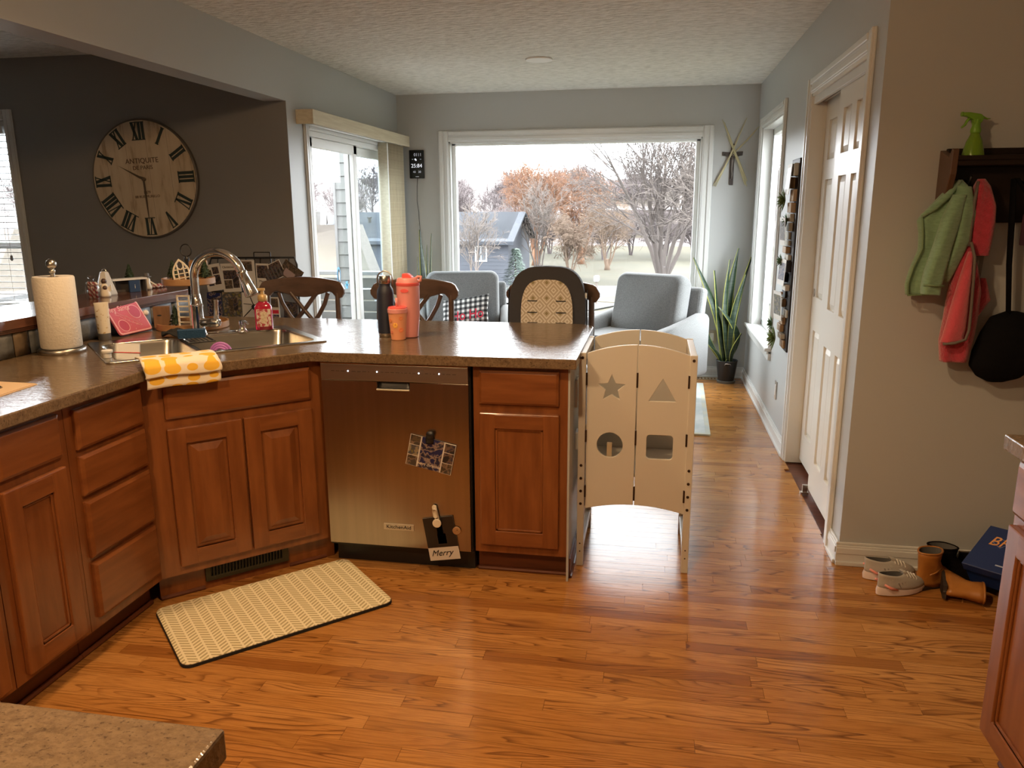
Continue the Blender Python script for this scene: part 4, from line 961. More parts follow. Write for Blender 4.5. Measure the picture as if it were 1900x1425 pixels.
# slider valance and vertical blinds
CRB = mat('cream_grained_vinyl', (.66,.60,.45), .6, col2=(.58,.51,.37), scale=30, stretch=(1,.15,2.5))
va = thing('blind_valance', 'cream wood-grain valance box above the sliding door', 'valance', (XL, 5.855, 1.99))
MB().box(.106,.118,-1.0,1.0,0,.088).build('face_board', CRB, va, bevel=.002); MB().box(.001,.106,-1.0,-.99,0,.088).build('end_board', CRB, va); MB().box(.001,.106,.99,1.0,0,.088).build('end_board', CRB, va); MB().box(.001,.106,-.99,.99,.082,.088).build('top_board', CRB, va)
vb = thing('vertical_blind', 'stack of cream vertical blind vanes drawn to the right of the sliding door', 'blind', (XL+.055, 6.53, 0))
MB().box(-.02,.02,-1.6,.25,1.992,2.015).build('head_track', VINYL, vb)
vane = None
for k in range(13):
    y_ = -.20+.033*k
    if vane is None:
        mb = MB(); mb.grid(lambda u, v: (lerp(-.042,.042,u), .007*sin(pi*u)+.012*(u-.5), lerp(.02,1.99,v)), 6, 1)
        vane = mb.build('vane', CRB, vb, smooth=True, loc=(0,y_,0), solid=.0015)
    else:
        o = vane.copy(); COL.objects.link(o); o.location = (0,y_,0); o.rotation_euler = (0,0,.12*sin(k*2.3))
MB().tube([(.05,-.235,1.98),(.052,-.235,.85)], .004, 6).build('wand', WHITE, vb)
# digital wall clock
dc = thing('digital_wall_clock', 'black digital weather clock panel with white digits between slider and window', 'clock', (-2.100, YB-.001, 1.844))
MB().prism(rrect(-.066,.066,-.121,.121,.004), -.022, 0, 'xz').build('panel', mat('black_gloss_panel', (.008,.009,.011), .15), dc, bevel=.002)
LCD = mat('lcd_white', (.85,.9,1.0), .4, emit=.55); LCDD = mat('lcd_dim', (.6,.65,.75), .4, emit=.22)
text('digits', '0111', .036, LCDD, dc, (.012,-.0228,.080)); text('digits', '25:84', .046, LCD, dc, (0,-.0228,-.014)); text('digits', '40', .026, LCDD, dc, (-.022,-.0228,-.066)); text('digits', '30', .026, LCDD, dc, (.026,-.0228,-.066))
MB().ball((-.01,-.023,.042), .008, 10, 6, sy=.1).ball((-.004,-.023,.036), .007, 10, 6, sy=.1).build('weather_icon', LCD, dc)
for x in (-.035,.038): MB().box(x-.006,x+.006,-.0229,-.0222,.040,.044).build('icon_bar', LCDD, dc)
MB().box(-.012,.018,-.0229,-.0222,-.108,-.104).build('maker_mark', LCDD, dc)
cb = [(.0,-.008,-.12),(-.006,-.006,-.20),(-.010,-.006,-.32),(.002,-.006,-.42),(.006,-.006,-.52),(.014,-.006,-.62),(.02,-.006,-.80)]
MB().tube(cb, .0022, 5).build('cable', BLACK, dc, smooth=True)
# crucifix with palm fronds
cx = thing('crucifix', 'dark bronze crucifix on the wall right of the picture window', 'crucifix', (.604, YB-.001, 1.64))
BRZ = mat('dark_bronze_cross', (.055,.045,.040), .45, .5)
MB().prism([(-.016,0),(.016,0),(.017,.225),(.080,.236),(.083,.268),(.016,.262),(.014,.33),(-.014,.33),(-.016,.262),(-.083,.268),(-.080,.236),(-.017,.225)], -.012, 0, 'xz').build('cross', BRZ, cx, bevel=.003)
fg = MB(); fg.tube([(0,-.018,.05),(.004,-.020,.09),(-.003,-.022,.13),(0,-.022,.17),(0,-.022,.205),(0,-.024,.222)], [.005,.008,.008,.012,.013,.006], 8).ball((.004,-.026,.237), .011, 8, 6)
fg.tube([(0,-.02,.212),(.035,-.018,.226),(.068,-.015,.245)], [.006,.005,.004], 6).tube([(0,-.02,.212),(-.035,-.018,.226),(-.068,-.015,.245)], [.006,.005,.004], 6)
fg.build('corpus', mat('pewter_figure', (.16,.14,.125), .4, .6), cx, smooth=True)
PALM = mat('dried_palm', (.52,.47,.28), .7)
random.seed(2)
for i, (a, b_, c_, d_, lab) in enumerate(((-.142,-.005,.010,.30,0),(-.125,-.01,.096,.53,0),(.126,-.01,-.097,.52,0),(.112,.0,-.080,.50,0),(-.01,.235,.205,.47,0),(-.12,.03,.03,.36,0),(.118,.02,.0,.27,0),(.126,.03,-.06,.40,0))):
    p0, p1 = Vector((a,-.016-.002*i,b_)), Vector((c_,-.016-.002*i,d_)); mid_ = (p0+p1)/2+Vector((.008,0,.0))
    mb = MB(); mb.tube([p0, lerp(p0,mid_,.5), mid_, lerp(mid_,p1,.5), p1], [.004,.006,.0065,.0055,.002], 6)
    pf = mb.build('palm_frond', PALM, smooth=True, loc=(.604, YB-.001, 1.64))
    tag(pf, 'long dried palm strip tucked crosswise behind the bronze crucifix', 'palm frond', 'palm strips behind the crucifix')
# photo garland board on the right wall
gb = thing('photo_display_board', 'tall dark wooden strip holding clipped photos on the right wall by the closet', 'photo display', (XR-.0005, 4.86, 0))
MB().box(-.016,0,-.13,.13,.62,1.73).build('backing', WOODD, gb, bevel=.003)
random.seed(9); z = .635
BLK = [mat('whitewashed_block', (.50,.46,.38), .7), WOODD, mat('tan_block', (.36,.23,.12), .6)]
while z < 1.70:
    h_ = random.uniform(.035,.075); y_ = random.uniform(-.07,.07)
    MB().box(-random.uniform(.026,.046),-.016,y_-.06,y_+.06,z,z+h_-.006).build('wood_block', BLK[random.randrange(3)], gb, bevel=.003); z += h_
for k, (z, h_) in enumerate(((1.53,.17),(1.24,.16),(1.01,.15),(.80,.17))):
    pc_ = thing('clipped_photo', ('topmost','second','third','lowest')[k]+' white photo clipped to the dark strip on the right wall', 'photo', (XR-.06, 4.84+.015*(k % 2), z), 0, 'photos on the wall strip'); pc_.rotation_euler = (0,.06*(-1)**k,.05*k)
    MB().box(-.001,.001,-.075,.075,0,h_).build('sheet', PAPER, pc_); MB().box(-.0016,-.001,-.065,.065,.03,h_-.02).build('photo', (PH1,PH2,PH3,PH4)[k], pc_)
    MB().box(.001,.03,-.008,.008,h_-.02,h_-.005).build('peg', WOODL, pc_)
def succulent(label, loc, r, m):
    t = thing('faux_succulent', label, 'succulent', loc, 0, 'succulents on the wall strip'); lf = None; n = 0
    for ring, (cnt, el, L) in enumerate(((7,15,1.0),(7,40,.85),(5,65,.65))):
        for k in range(cnt):
            mb = MB(); a = 2*pi*k/cnt+ring*.4; e = radians(el)
            d = Vector((-sin(e), cos(a)*cos(e), sin(a)*cos(e))); s_ = d.cross(Vector((-1,0,.01))).normalized()
            p = [d*r*L*f for f in (0,.35,.7,1)]; w_ = (.10,.20,.15,.01)
            up = s_.cross(d)
            R_ = [[q+s_*r*ww, q+up*r*ww*.4, q-s_*r*ww, q-up*r*ww*.3] for q, ww in zip(p, w_)]
            mb.loft(R_).build('leaf', m, t, smooth=True)
SUC = mat('succulent_green', (.06,.13,.055), .5, col2=(.12,.20,.09), scale=30); SUC2 = mat('succulent_yellow_green', (.16,.21,.06), .5, col2=(.09,.15,.05), scale=30)
succulent('spiky green succulent nearest the top of the wall photo strip', (XR-.055,4.90,1.50), .075, SUC2); succulent('small dark succulent second from top on the wall strip', (XR-.045,4.84,1.38), .05, SUC)
succulent('small green succulent at the middle of the wall strip', (XR-.05,4.90,1.145), .05, SUC); succulent('dark spiky succulent near the foot of the wall strip', (XR-.075,4.93,.765), .055, SUC); succulent('largest yellow-green succulent at the bottom of the wall strip', (XR-.06,4.88,.685), .085, SUC2)
ro = thing('wall_outlet', 'silver outlet plate low on the right wall past the closet', 'outlet', (XR-.001, 5.08, .315)); 
MB().prism(rrect(-.036,.036,-.058,.058,.004), -.005, 0, 'yz').build('plate', NICKEL, ro, bevel=.0015); MB().prism(rrect(-.016,.016,-.034,.034,.003), -.007, -.005, 'yz').build('socket', WHITE, ro)
ro = thing('wall_outlet', 'grey outlet plate on the back wall behind the snake plant', 'outlet', (.515, YB-.001, .36))
MB().prism(rrect(-.036,.036,-.058,.058,.004), -.005, 0, 'xz').build('plate', NICKEL, ro, bevel=.0015); MB().prism(rrect(-.016,.016,-.034,.034,.003), -.007, -.005, 'xz').build('socket', WHITE, ro)
cl = thing('ceiling_light', 'flat round white ceiling light over the dining end', 'ceiling light', (-.803, 5.46, ZC-.012))
MB().lathe([(.075,.0),(.088,.001),(.090,.006),(.088,.011),(.075,.011)], 36).build('trim_ring', WHITE, cl, smooth=40); MB().lathe([(.001,.001),(.074,.001),(.074,.010),(.001,.010)], 36).build('diffuser', mat('opal_diffuser', (.72,.72,.70), .5), cl)
# ------------------------------------------------------------------ LIVING SIDE
ck = thing('wall_clock', 'large round distressed cream clock with Roman numerals on the dark wall', 'clock', (-3.278, YC-.002, 1.655)); ck.rotation_euler = (0, radians(-2.5), 0)
R_ = .372
def _face(N, x, y, z):
    v = N.n('ShaderNodeCombineXYZ'); N.link(N.math('MULTIPLY', x, 3.0), v.inputs[0]); N.link(N.math('MULTIPLY', z, .7), v.inputs[2])
    a = N.noise(v.outputs[0], 6, 4); pl = N.math('LESS_THAN', N.math('FRACT', N.math('MULTIPLY', N.math('ADD', x, 1.0), 6.7)), .02)
    c_ = N.ramp(a, [(.34,(.40,.30,.19)),(.46,(.58,.47,.33)),(.7,(.63,.53,.39))]); return N.mix(N.math('MULTIPLY', pl, .5), c_, (.2,.13,.08))
CLF = textile('distressed_clock_face', _face, .7)
rm = Matrix.Rotation(pi/2, 4, 'X')
MB().lathe([(.001,0),(R_,0),(R_,.022),(R_-.004,.026),(.001,.026)], 64, M=rm).build('dial', CLF, ck, smooth=40)
MB().lathe([(R_-.006,.026),(R_-.002,.028),(R_+.004,.024),(R_+.004,.0),(R_-.001,.0)], 64, M=rm, cap0=False, cap1=False).build('rim_band', mat('grey_metal_rim', (.14,.12,.10), .5, .4), ck, smooth=40)
def stroke(P_, a, b_, w0, w1): 
    d = (Vector(b_)-Vector(a)).normalized(); p = Vector((-d.y, d.x)); P_.append([Vector(a)-p*w0/2, Vector(a)+p*w0/2, Vector(b_)+p*w1/2, Vector(b_)-p*w1/2])
def numeral(s):
    H2 = .048; th, tn = .019, .007; wd = {'I':.026,'V':.052,'X':.050}; tot = sum(wd[c_] for c_ in s); x = -tot/2; Q = []
    for c_ in s:
        w_ = wd[c_]; a, b_ = x+.004, x+w_-.004
        if c_ == 'I': stroke(Q, ((a+b_)/2,-H2), ((a+b_)/2,H2), th, th)
        if c_ == 'V': stroke(Q, (a+.006,H2), ((a+b_)/2,-H2), th, .012); stroke(Q, (b_-.003,H2), ((a+b_)/2+.002,-H2), tn, tn)
        if c_ == 'X': stroke(Q, (a+.006,H2), (b_-.006,-H2), th, th); stroke(Q, (b_-.004,H2), (a+.004,-H2), tn, tn)
        x += w_
    for z in (-H2, H2):
        if s not in ('V',) or z > 0: stroke(Q, (-tot/2,z), (tot/2,z), .005, .005)
    return Q
for k, s in enumerate(('XII','I','II','III','IV','V','VI','VII','VIII','IX','X','XI')):
    a = -radians(30*k); mb = MB(); ca, sa = cos(a), sin(a)
    for q in numeral(s):
        pts = []
        for p in q: X_, Z_ = p.x*.95, p.y*1.12+R_-.072; pts.append((X_*ca-Z_*sa, X_*sa+Z_*ca))
        mb.prism(pts, -.0285, -.0262, 'xz')
    mb.build('numeral', DARKG, ck)
BRN = mat('brown_clock_print', (.10,.055,.035), .6)
text('lettering', 'ANTIQUITE', .046, BRN, ck, (0,-.0268,.115)); text('lettering', 'DE PARIS', .036, BRN, ck, (0,-.0268,.072)); text('lettering', '1879', .026, BRN, ck, (.006,-.0268,-.084)); text('lettering', '88 RUE MURILLO', .024, BRN, ck, (.006,-.0268,-.110))
HAND = mat('aged_brass_hand', (.16,.12,.085), .5, .4)
MB().prism([(-.168,.092),(-.03,.006),(.006,-.006),(.004,.012),(-.03,.022),(-.12,.068)], -.034, -.031, 'xz').build('hour_hand', HAND, ck)
MB().prism([(-.006,.0),(-.005,-.15),(.0,-.278),(.006,-.15),(.006,0)], -.038, -.035, 'xz').build('minute_hand', HAND, ck)
MB().lathe([(.012,.026),(.012,.040),(.001,.042)], 14, M=rm).build('hub', HAND, ck)
# card rack in front of the dark wall
rk = thing('card_rack', 'black iron stand with two rods of clipped holiday cards', 'card rack', (-2.445, 4.50, 0))
mb = MB().tube([(-.30,0,0),(-.30,0,1.13),(-.285,0,1.165),(.27,0,1.172),(.285,0,1.13),(.285,0,0)], .006, 8).tube([(-.30,0,.955),(.285,0,.955)], .005, 8).tube([(-.30,0,.60),(.285,0,.60)], .005, 8)
mb.build('frame', BLACKM, rk, smooth=50)
for s in (-.30,.285): MB().tube([(s,-.16,.006),(s,.16,.006)], .006, 8).build('foot', BLACKM, rk)
for k in range(6): MB().tube([(-.24+.095*k,0,1.17),(-.24+.095*k,-.008,1.125)], .004, 6).build('hook', BLACKM, rk)
LT = mat('smoked_panel', (.11,.10,.095), .3)
MB().prism(rrect(0,.115,.95,1.205,.008), .0, .004, 'xz', [rrect(.006,.109,.956,1.199,.006)]).build('wire_frame', BLACKM, rk); MB().box(.006,.109,.005,.008,.956,1.165).build('back_plate', LT, rk)
def hcard(lab, px, pz, w_, h_, r, base, prints): return card('holiday_card', lab, 'card', (px, 4.485, pz), w_, h_, r, base, prints, 'holiday cards on the rack', rx=.03)
q4 = [('photo',(-.36,-.05,.02,.30),PH2),('photo',(.02,.38,.12,.38),PH1),('photo',(.02,.38,-.28,.08),PH1),('photo',(-.36,-.05,-.30,-.02),PH1)]
hcard('white holiday card with four small photos at the far left of the top rod', -2.718, 1.045, .118, .165, -.16, PAPER, q4)
c_ = hcard('white holiday card with one wide and two small photos, second on top rod', -2.600, 1.045, .12, .178, -.05, PAPER, [('photo',(-.40,.44,-.05,.26),PH1),('photo',(-.40,.04,-.38,-.08),PH2),('photo',(.08,.44,-.36,-.03),PH1)]); text('lettering', 'Christmas', .020, BRN, c_, (-.008,-.0008,.066))
c_ = hcard('white holiday card behind the faucet spray head with two top photos', -2.478, 1.06, .09, .19, .0, PAPER, [('photo',(-.42,.30,.15,.46),PH2),('photo',(-.4,.3,-.48,-.18),PH3)])
c_ = hcard('white holiday card with black framed photo, centre of top rod', -2.385, 1.06, .085, .15, .02, PAPER, [('photo',(-.42,.40,-.1,.42),PH1)]); text('lettering', 'Merry', .020, BRN, c_, (0,-.0008,-.035))
gc = hcard('dark group photo card tilted up on the right of the top rod', -2.312, 1.085, .14, .105, -.42, PAPER, [('photo',(-.47,.47,-.46,.46),PH1)])
for k in range(5): MB().box(-.055+.024*k,-.045+.024*k,-.0008,-.0004,-.042,.03).build('figure_print', LT, gc)
hcard('rounded purple-grey photo card tilted down at the right end of the rod', -2.195, 1.082, .14, .100, .62, PH2, [('text_block',(-.3,.22,-.42,.05),mat('mauve_print', (.34,.26,.27), .6)),('photo',(.25,.48,-.45,.2),PH1)])
hcard('dark blue snowy photo card at the left of the lower rod', -2.728, .868, .10, .165, .03, PH3, [('figure_print',(-.2,.25,-.25,.3),PH1)])
hcard('yellow-green outdoor couple photo card on the lower rod', -2.605, .872, .125, .165, .0, PH4, [('figure_print',(-.2,.05,-.35,.25),PH2),('figure_print',(.06,.3,-.2,.3),PH1)])
bc = hcard('white card with dark bird branch on the lower rod', -2.478, .870, .12, .165, .04, PAPER, [])
mb = MB(); mb.tube([(-.06,-.001,-.08),(-.01,-.001,-.03),(.04,-.001,.02)], [.010,.012,.002], 6, flat=.2).tube([(.02,-.001,.0),(.0,-.001,.05),(-.02,-.001,.08)], .003, 5).tube([(.005,-.001,.01),(-.05,-.001,.012)], .002, 5); mb.ball((.02,-.001,-.005), .018, 10, 6, sy=.1).build('bird_print', INK, bc)
hcard('red and white photo strip card on the lower rod beside the stool', -2.335, .845, .095, .165, .0, PAPER, [('photo',(-.42,.42,.12,.46),PH2),('red_band',(-.42,.42,-.12,.02),RED),('photo',(-.42,.42,-.48,-.16),PH3)])
hcard('small family photo card hanging lowest at the right of the rack', -2.215, .83, .09, .14, .08, PH1, [('figure_print',(-.2,.2,-.3,.2),PH2)])
# ornaments on the ledge
bc_ = thing('ceramic_bell', 'white ceramic bell house with wire loop on the wooden ledge', 'ornament', (-2.60, 3.345, 1.0605))
MB().lathe([(.050,0),(.052,.006),(.020,.108),(.016,.112),(.001,.113)], 6, M=Matrix.Rotation(.3,4,'Z')).build('bell', mat('white_ceramic', (.55,.53,.48), .4), bc_); MB().tube(arc((0,0,.112), .012, 0, 180, 10), .0018, 5).build('loop', NICKEL, bc_)
an = thing('angel_figurine', 'small brown and cream angel figurine at the left of the ledge', 'figurine', (-2.545, 3.265, 1.0605))
MB().lathe([(.024,0),(.026,.01),(.018,.045),(.014,.058),(.006,.064)], 14).build('robe', CREAM, an, smooth=True); MB().ball((0,0,.074), .013, 12, 8).build('head', WOODC, an, smooth=True); MB().ball((.012,-.012,.045), .010, 10, 6).build('heart', WOODC, an, smooth=True)
for s in (-1,1): MB().prism([(0,.03),(s*.03,.06),(s*.032,.03),(s*.012,.018)], .008, .011, 'xz').build('wing', WHITE, an)
bkc = thing('stable_ornament', 'small white roofed crèche box ornament on the ledge', 'ornament', (-2.585, 3.49, 1.0605), radians(60))
MB().box(-.085,.085,-.03,.03,.060,.068).build('roof', WHITE, bkc, bevel=.001); MB().box(-.08,-.074,-.03,.03,0,.06).build('side_wall', LT, bkc); MB().box(.074,.08,-.03,.03,0,.06).build('side_wall', LT, bkc); MB().box(-.074,.074,.024,.03,0,.06).build('back_wall', LT, bkc)
bk = thing('small_blue_book', 'small navy blue book standing under the white roofed ornament', 'book', (-2.563, 3.498, 1.0605), radians(60))
MB().box(-.026,.026,-.020,-.006,0,.058).build('cover', mat('navy_book', (.02,.05,.12), .5), bk, bevel=.001); MB().box(-.024,.027,-.018,-.008,.001,.057).build('pages', PAPER, bk); text('spine_mark', 'i', .03, PAPER, bk, (0,-.0205,.028))
mini_tree('dark bottle brush tree standing on the ledge behind the roofed ornament', (-2.62,3.555,1.0605), .135, 'ledge trees')
ws = thing('snowman_figurine', 'small white figurine with grey hat on the ledge', 'figurine', (-2.565, 3.61, 1.0605))
MB().lathe([(.020,0),(.024,.012),(.016,.036),(.018,.05),(.012,.062),(.004,.066)], 14).build('body', CREAM, ws, smooth=True); MB().lathe([(.024,.064),(.024,.068),(.014,.069),(.014,.084),(.001,.085)], 14).build('hat', LT, ws); MB().tube([(.0,0,.05),(.03,.03,.02)], [.006,.004], 6).build('arm', CREAM, ws)
PEP = textile('peppermint_swirl', lambda N, x, y, z: N.mix(N.math('LESS_THAN', N.math('FRACT', N.math('MULTIPLY', N.math('ADD', N.math('ADD', x, z), 1.0), 45.0)), .5), (.65,.55,.50), (.35,.06,.07)), .4)
for k in range(6):
    p = MB().ball((0,0,.011), .013, 10, 6, sz=.85).build('peppermint_candy', PEP, loc=(-2.575+.014*(k % 2), 3.672+.0145*k, 1.0605), smooth=True); tag(p, 'red and white peppermint in the cluster at the end of the ledge', 'candy', 'peppermints on the ledge')
jr = thing('candy_jar', 'clear wrapped bundle of red and white candy canes behind the lotion tube', 'candy', (-2.545, 3.185, 1.0605))
for k in range(4): MB().tube([(-.015+.01*k,.006*(k % 2),.0),(-.018+.012*k,.0,.06),(-.01+.012*k,-.01,.075),(.0+.012*k,-.01,.066)], .0055, 8).build('candy_cane', PEP, jr, smooth=True)
MB().lathe([(.030,0),(.032,.05),(.024,.075),(.008,.086),(.020,.105)], 14, cap1=False).build('wrapper', glass_mat('cellophane', (.95,.95,.95), .10, .1), jr, smooth=True)
hs = thing('headphones_case', 'rounded black case at the far left end of the ledge', 'case', (-2.52, 2.43, 1.0605)); MB().ball((0,0,.022), .055, 18, 10, sy=1.3, sz=.45).build('shell', BLACK, hs, smooth=True); MB().tube([(.055*cos(t*pi/12), .0715*sin(t*pi/12), .022) for t in range(25)], .0015, 5).build('zip', LT, hs)
# ------------------------------------------------------------------ FLOOR MAT, LEARNING TOWER
mt = thing('kitchen_mat', 'cream cushioned floor mat with herringbone print in front of the sink', 'mat', (-1.352, 2.453, 0), pi/4)
MB().prism(rrect(-.380,.380,-.228,.228,.035,6), .0005, .011).build('foam_base', RUBBER, mt, bevel=.003)
MB().prism(rrect(-.378,.378,-.226,.226,.034,6), .011, .0145).build('printed_top', HERR, mt, bevel=.002)
tr = thing('learning_tower', 'cream wooden toddler learning tower with star, triangle, circle and square cutouts', 'toddler tower', (-.048, 3.20, 0))
def arch(x, z0, rise, hw=.20): return z0 + rise*(1-(x/hw)**2)
def star(cx, cz, r): return [(cx+(r if k % 2 == 0 else r*.45)*sin(k*pi/5), cz+(r if k % 2 == 0 else r*.45)*cos(k*pi/5)) for k in range(10)]
def half(x0, x1, y0, holes, nm):
    P_ = [(lerp(x0,x1,k/10), arch(lerp(x0,x1,k/10), .252, .028)) for k in range(11)] + [(lerp(x1,x0,k/10), arch(lerp(x1,x0,k/10), .902, .038)) for k in range(11)]
    return MB().prism(P_, y0, y0+.014, 'xz', holes).build(nm, TOWERM, tr, bevel=.002)
cz1, cz2 = .764, .530
hF = [[star(-.100, cz1, .055), circ(-.103, cz2, .052, 24)], [[(.045,.718),(.151,.718),(.098,.808)], rrect(.042,.146,.480,.580,.014)]]
for i, (a, b_) in enumerate(((-.198,-.003),(.001,.200))): half(a, b_, -.190, hF[i], 'front_panel'); half(a, b_, .200, [], 'back_panel')
for x in (-.216, .212):
    for y_ in (-.195, .205): MB().box(x-.014, x+.014, y_-.001, y_+.019, 0, .905).build('post', TOWERM, tr, bevel=.002)
    MB().box(x-.013, x+.013, -.175, .203, .872, .903).build('top_rail', TOWERM, tr, bevel=.002); MB().box(x-.011, x+.011, -.175, .203, .300, .335).build('side_rail', TOWERM, tr, bevel=.002); MB().box(x-.011, x+.011, -.175, .203, .06, .09).build('side_rail', TOWERM, tr, bevel=.002)
MB().box(-.198,.196,-.174,.198,.395,.410).build('platform', TOWERM, tr, bevel=.002); MB().box(-.198,.196,.180,.198,.41,.47).build('platform_lip', TOWERM, tr, bevel=.002)
MB().box(-.115,-.095,-.172,-.150,.395,.53).build('prop_tab', mat('tan_peg', (.45,.36,.24), .5), tr)
HING = mat('dark_hinge', (.05,.03,.02), .4, .6)
for z in (.80,.565,.33):
    MB().box(-.0045,.0025,-.1925,-.189,z-.03,z+.03).build('hinge', HING, tr)
    for x in (-.199,.197): MB().box(x-.0035,x+.0035,-.1975,-.188,z-.025,z+.025).build('hinge', HING, tr)
for x in (-.216,.212):
    for z in (.885,.44,.385,.33,.275,.10,.065): MB().lathe([(.001,0),(.006 if z > .2 else .003,0),(.006 if z > .2 else .003,.002),(.001,.002)], 10, M=Matrix.Translation((x,-.1955,z)) @ Matrix.Rotation(pi/2,4,'X')).build('screw_hole', HING, tr)

# ------------------------------------------------------------------ COAT RACK AND COATS
cr_ = thing('coat_rack', 'espresso brown wall shelf coat rack with hooks on the tan wall', 'coat rack', (1.02, YP, 1.42))
L_ = .95
MB().box(.02,L_,-.125,0,.180,.198).build('shelf', WOODD, cr_, bevel=.003)
MB().box(.02,L_,-.018,0,.10,.245).build('back_rail', WOODD, cr_, bevel=.003); MB().box(.02,L_,-.02,0,-.02,.18).build('hook_board', WOODD, cr_, bevel=.003); MB().box(.02,L_,-.125,-.112,.198,.215).build('front_lip', WOODD, cr_, bevel=.003)
for x in (0, L_): MB().prism([(0,-.04),(-.06,.0),(-.10,.08),(-.128,.15),(-.130,.235),(-.118,.240),(-.095,.212),(0,.24)], x, x+.022, 'yz').build('end_bracket', mat('walnut_bracket', (.10,.05,.028), .4) if x == 0 else WOODD, cr_, bevel=.003)
for k in range(5): MB().tube([(.09+.18*k,-.02,.13),(.09+.18*k,-.06,.12),(.09+.18*k,-.075,.145)], .005, 6).build('hook', BLACKM, cr_, smooth=True)
sb = thing('spray_bottle', 'bright green translucent spray bottle on top of the coat rack shelf', 'spray bottle', (1.105, YP-.075, 1.619), radians(10))
LIME = mat('lime_translucent', (.22,.42,.03), .2, trans=.35); LIMED = mat('lime_trigger', (.16,.36,.03), .35)
MB().lathe([(.001,.0),(.036,.0),(.038,.004),(.037,.02),(.026,.065),(.016,.088),(.014,.095)], 28).build('bottle', LIME, sb, smooth=40)
MB().lathe([(.001,.003),(.034,.003),(.034,.02),(.031,.034),(.001,.034)], 24).build('liquid', mat('dark_green_liquid', (.03,.09,.01), .1), sb, smooth=40)
MB().lathe([(.0165,.094),(.0175,.098),(.0175,.108),(.014,.116),(.0125,.14)], 20).build('collar', LIMED, sb, smooth=40)
MB().prism([(.014,.128),(.022,.146),(.010,.158),(-.030,.164),(-.050,.164),(-.052,.152),(-.034,.148),(-.014,.136),(-.013,.122)], -.011, .011, 'xz').build('trigger_head', LIMED, sb, bevel=.004)
MB().tube([(-.022,0,.146),(-.034,0,.136),(-.040,0,.122),(-.052,0,.112)], [.006,.005,.0045,.003], 8).build('trigger', LIMED, sb, smooth=True); MB().tube([(-.05,0,.158),(-.056,0,.158)], .008, 10).build('nozzle', LIMED, sb)
MB().tube([(.018,0,.150),(.035,0,.142),(.048,0,.143)], [.004,.003,.001], 6).build('tail', LIMED, sb, smooth=True)
def drape(rows, n=28, m=34, fold=.008, k=5, ph=0, slant=0):
    """closed cloth volume: rows = (z, xl, xr, y_centre, half depth)"""
    zs = [r[0] for r in rows]; R = []
    for j in range(m+1):
        f = j/m; keys = [(i/(len(rows)-1), *rows[i]) for i in range(len(rows))]
        z, xl, xr, yc, dp = interp(keys, f)
        ring = []
        for i in range(n):
            t = 2*pi*i/n; c_ = cos(t); s_ = sin(t)
            x = (xl+xr)/2 + (xr-xl)/2*(abs(c_)**.8)*(1 if c_ > 0 else -1)
            y = yc - dp*s_
            if s_ > 0: y -= fold*sin(k*pi*(x-xl)/max(.12, xr-xl)+ph+f*1.6)*s_*min(1, f*4)
            ring.append((x, y, z + slant*(x-(xl+xr)/2)))
        R.append(ring)
    return MB().loft(R)
FG = mat('sage_quilted_fleece', (.215,.36,.22), .95, bump=.35, bscale=55, stretch=(1,1,3.5), bdist=.006, col2=(.175,.305,.18), scale=40, sheen=.3)
GP = mat('sage_piping', (.17,.26,.14), .8)
FR = mat('coral_red_plush', (.43,.022,.05), .95, bump=.8, bscale=110, bdist=.006, col2=(.36,.015,.038), scale=60, sheen=.5)
FRP = mat('coral_pink_plush', (.55,.06,.09), .95, bump=.6, bscale=120, bdist=.005, sheen=.5)
GPP = mat('grey_binding', (.14,.115,.095), .8)
gj = thing('green_jacket', 'sage green quilted child jacket hanging from the leftmost hook', 'jacket', (0,0,0))
yw = YP
jb = drape([(1.552,1.055,1.080,yw-.075,.012),(1.53,1.035,1.100,yw-.075,.030),(1.47,.985,1.118,yw-.072,.042),(1.42,.944,1.125,yw-.070,.046),(1.37,.955,1.120,yw-.070,.046),(1.31,.960,1.110,yw-.068,.045),(1.24,.938,1.085,yw-.066,.042),(1.18,.928,1.06,yw-.064,.038),(1.142,.934,1.045,yw-.062,.030)], fold=.013, k=4, ph=.6, slant=.10).build('body', FG, gj, smooth=True)
drape([(1.50,1.04,1.085,yw-.120,.018),(1.42,1.01,1.075,yw-.128,.026),(1.32,.990,1.055,yw-.130,.030),(1.22,.968,1.040,yw-.128,.030),(1.17,.965,1.035,yw-.126,.027),(1.145,.968,1.035,yw-.125,.026)], fold=.006, k=3, slant=-.05).build('sleeve', FG, gj, smooth=True)
drape([(1.53,1.055,1.105,yw-.10,.018),(1.44,1.06,1.128,yw-.108,.026),(1.34,1.055,1.118,yw-.108,.028),(1.25,1.035,1.09,yw-.104,.026),(1.19,1.015,1.068,yw-.10,.022)], fold=.006, k=3, slant=-.08).build('sleeve', FG, gj, smooth=True)
MB().tube([(.953,yw-.10,1.425),(.957,yw-.11,1.37),(.962,yw-.11,1.31),(.939,yw-.105,1.24),(.929,yw-.098,1.18),(.936,yw-.088,1.137),(1.0,yw-.10,1.142),(1.045,yw-.09,1.146)], .0042, 6).build('hem_binding', GP, gj, smooth=True)
MB().tube([(1.068,yw-.09,1.548),(1.03,yw-.108,1.50),(.985,yw-.112,1.455),(.948,yw-.105,1.425)], [.008,.012,.012,.007], 8).build('collar', FG, gj, smooth=True)
MB().tube([(.966,yw-.15,1.182),(1.0,yw-.160,1.180),(1.036,yw-.152,1.178)], .004, 6).build('cuff_seam', GP, gj, smooth=True)
rj = thing('red_jacket', 'coral red plush child jacket with grey trim hanging beside the green one', 'jacket', (0,0,0))
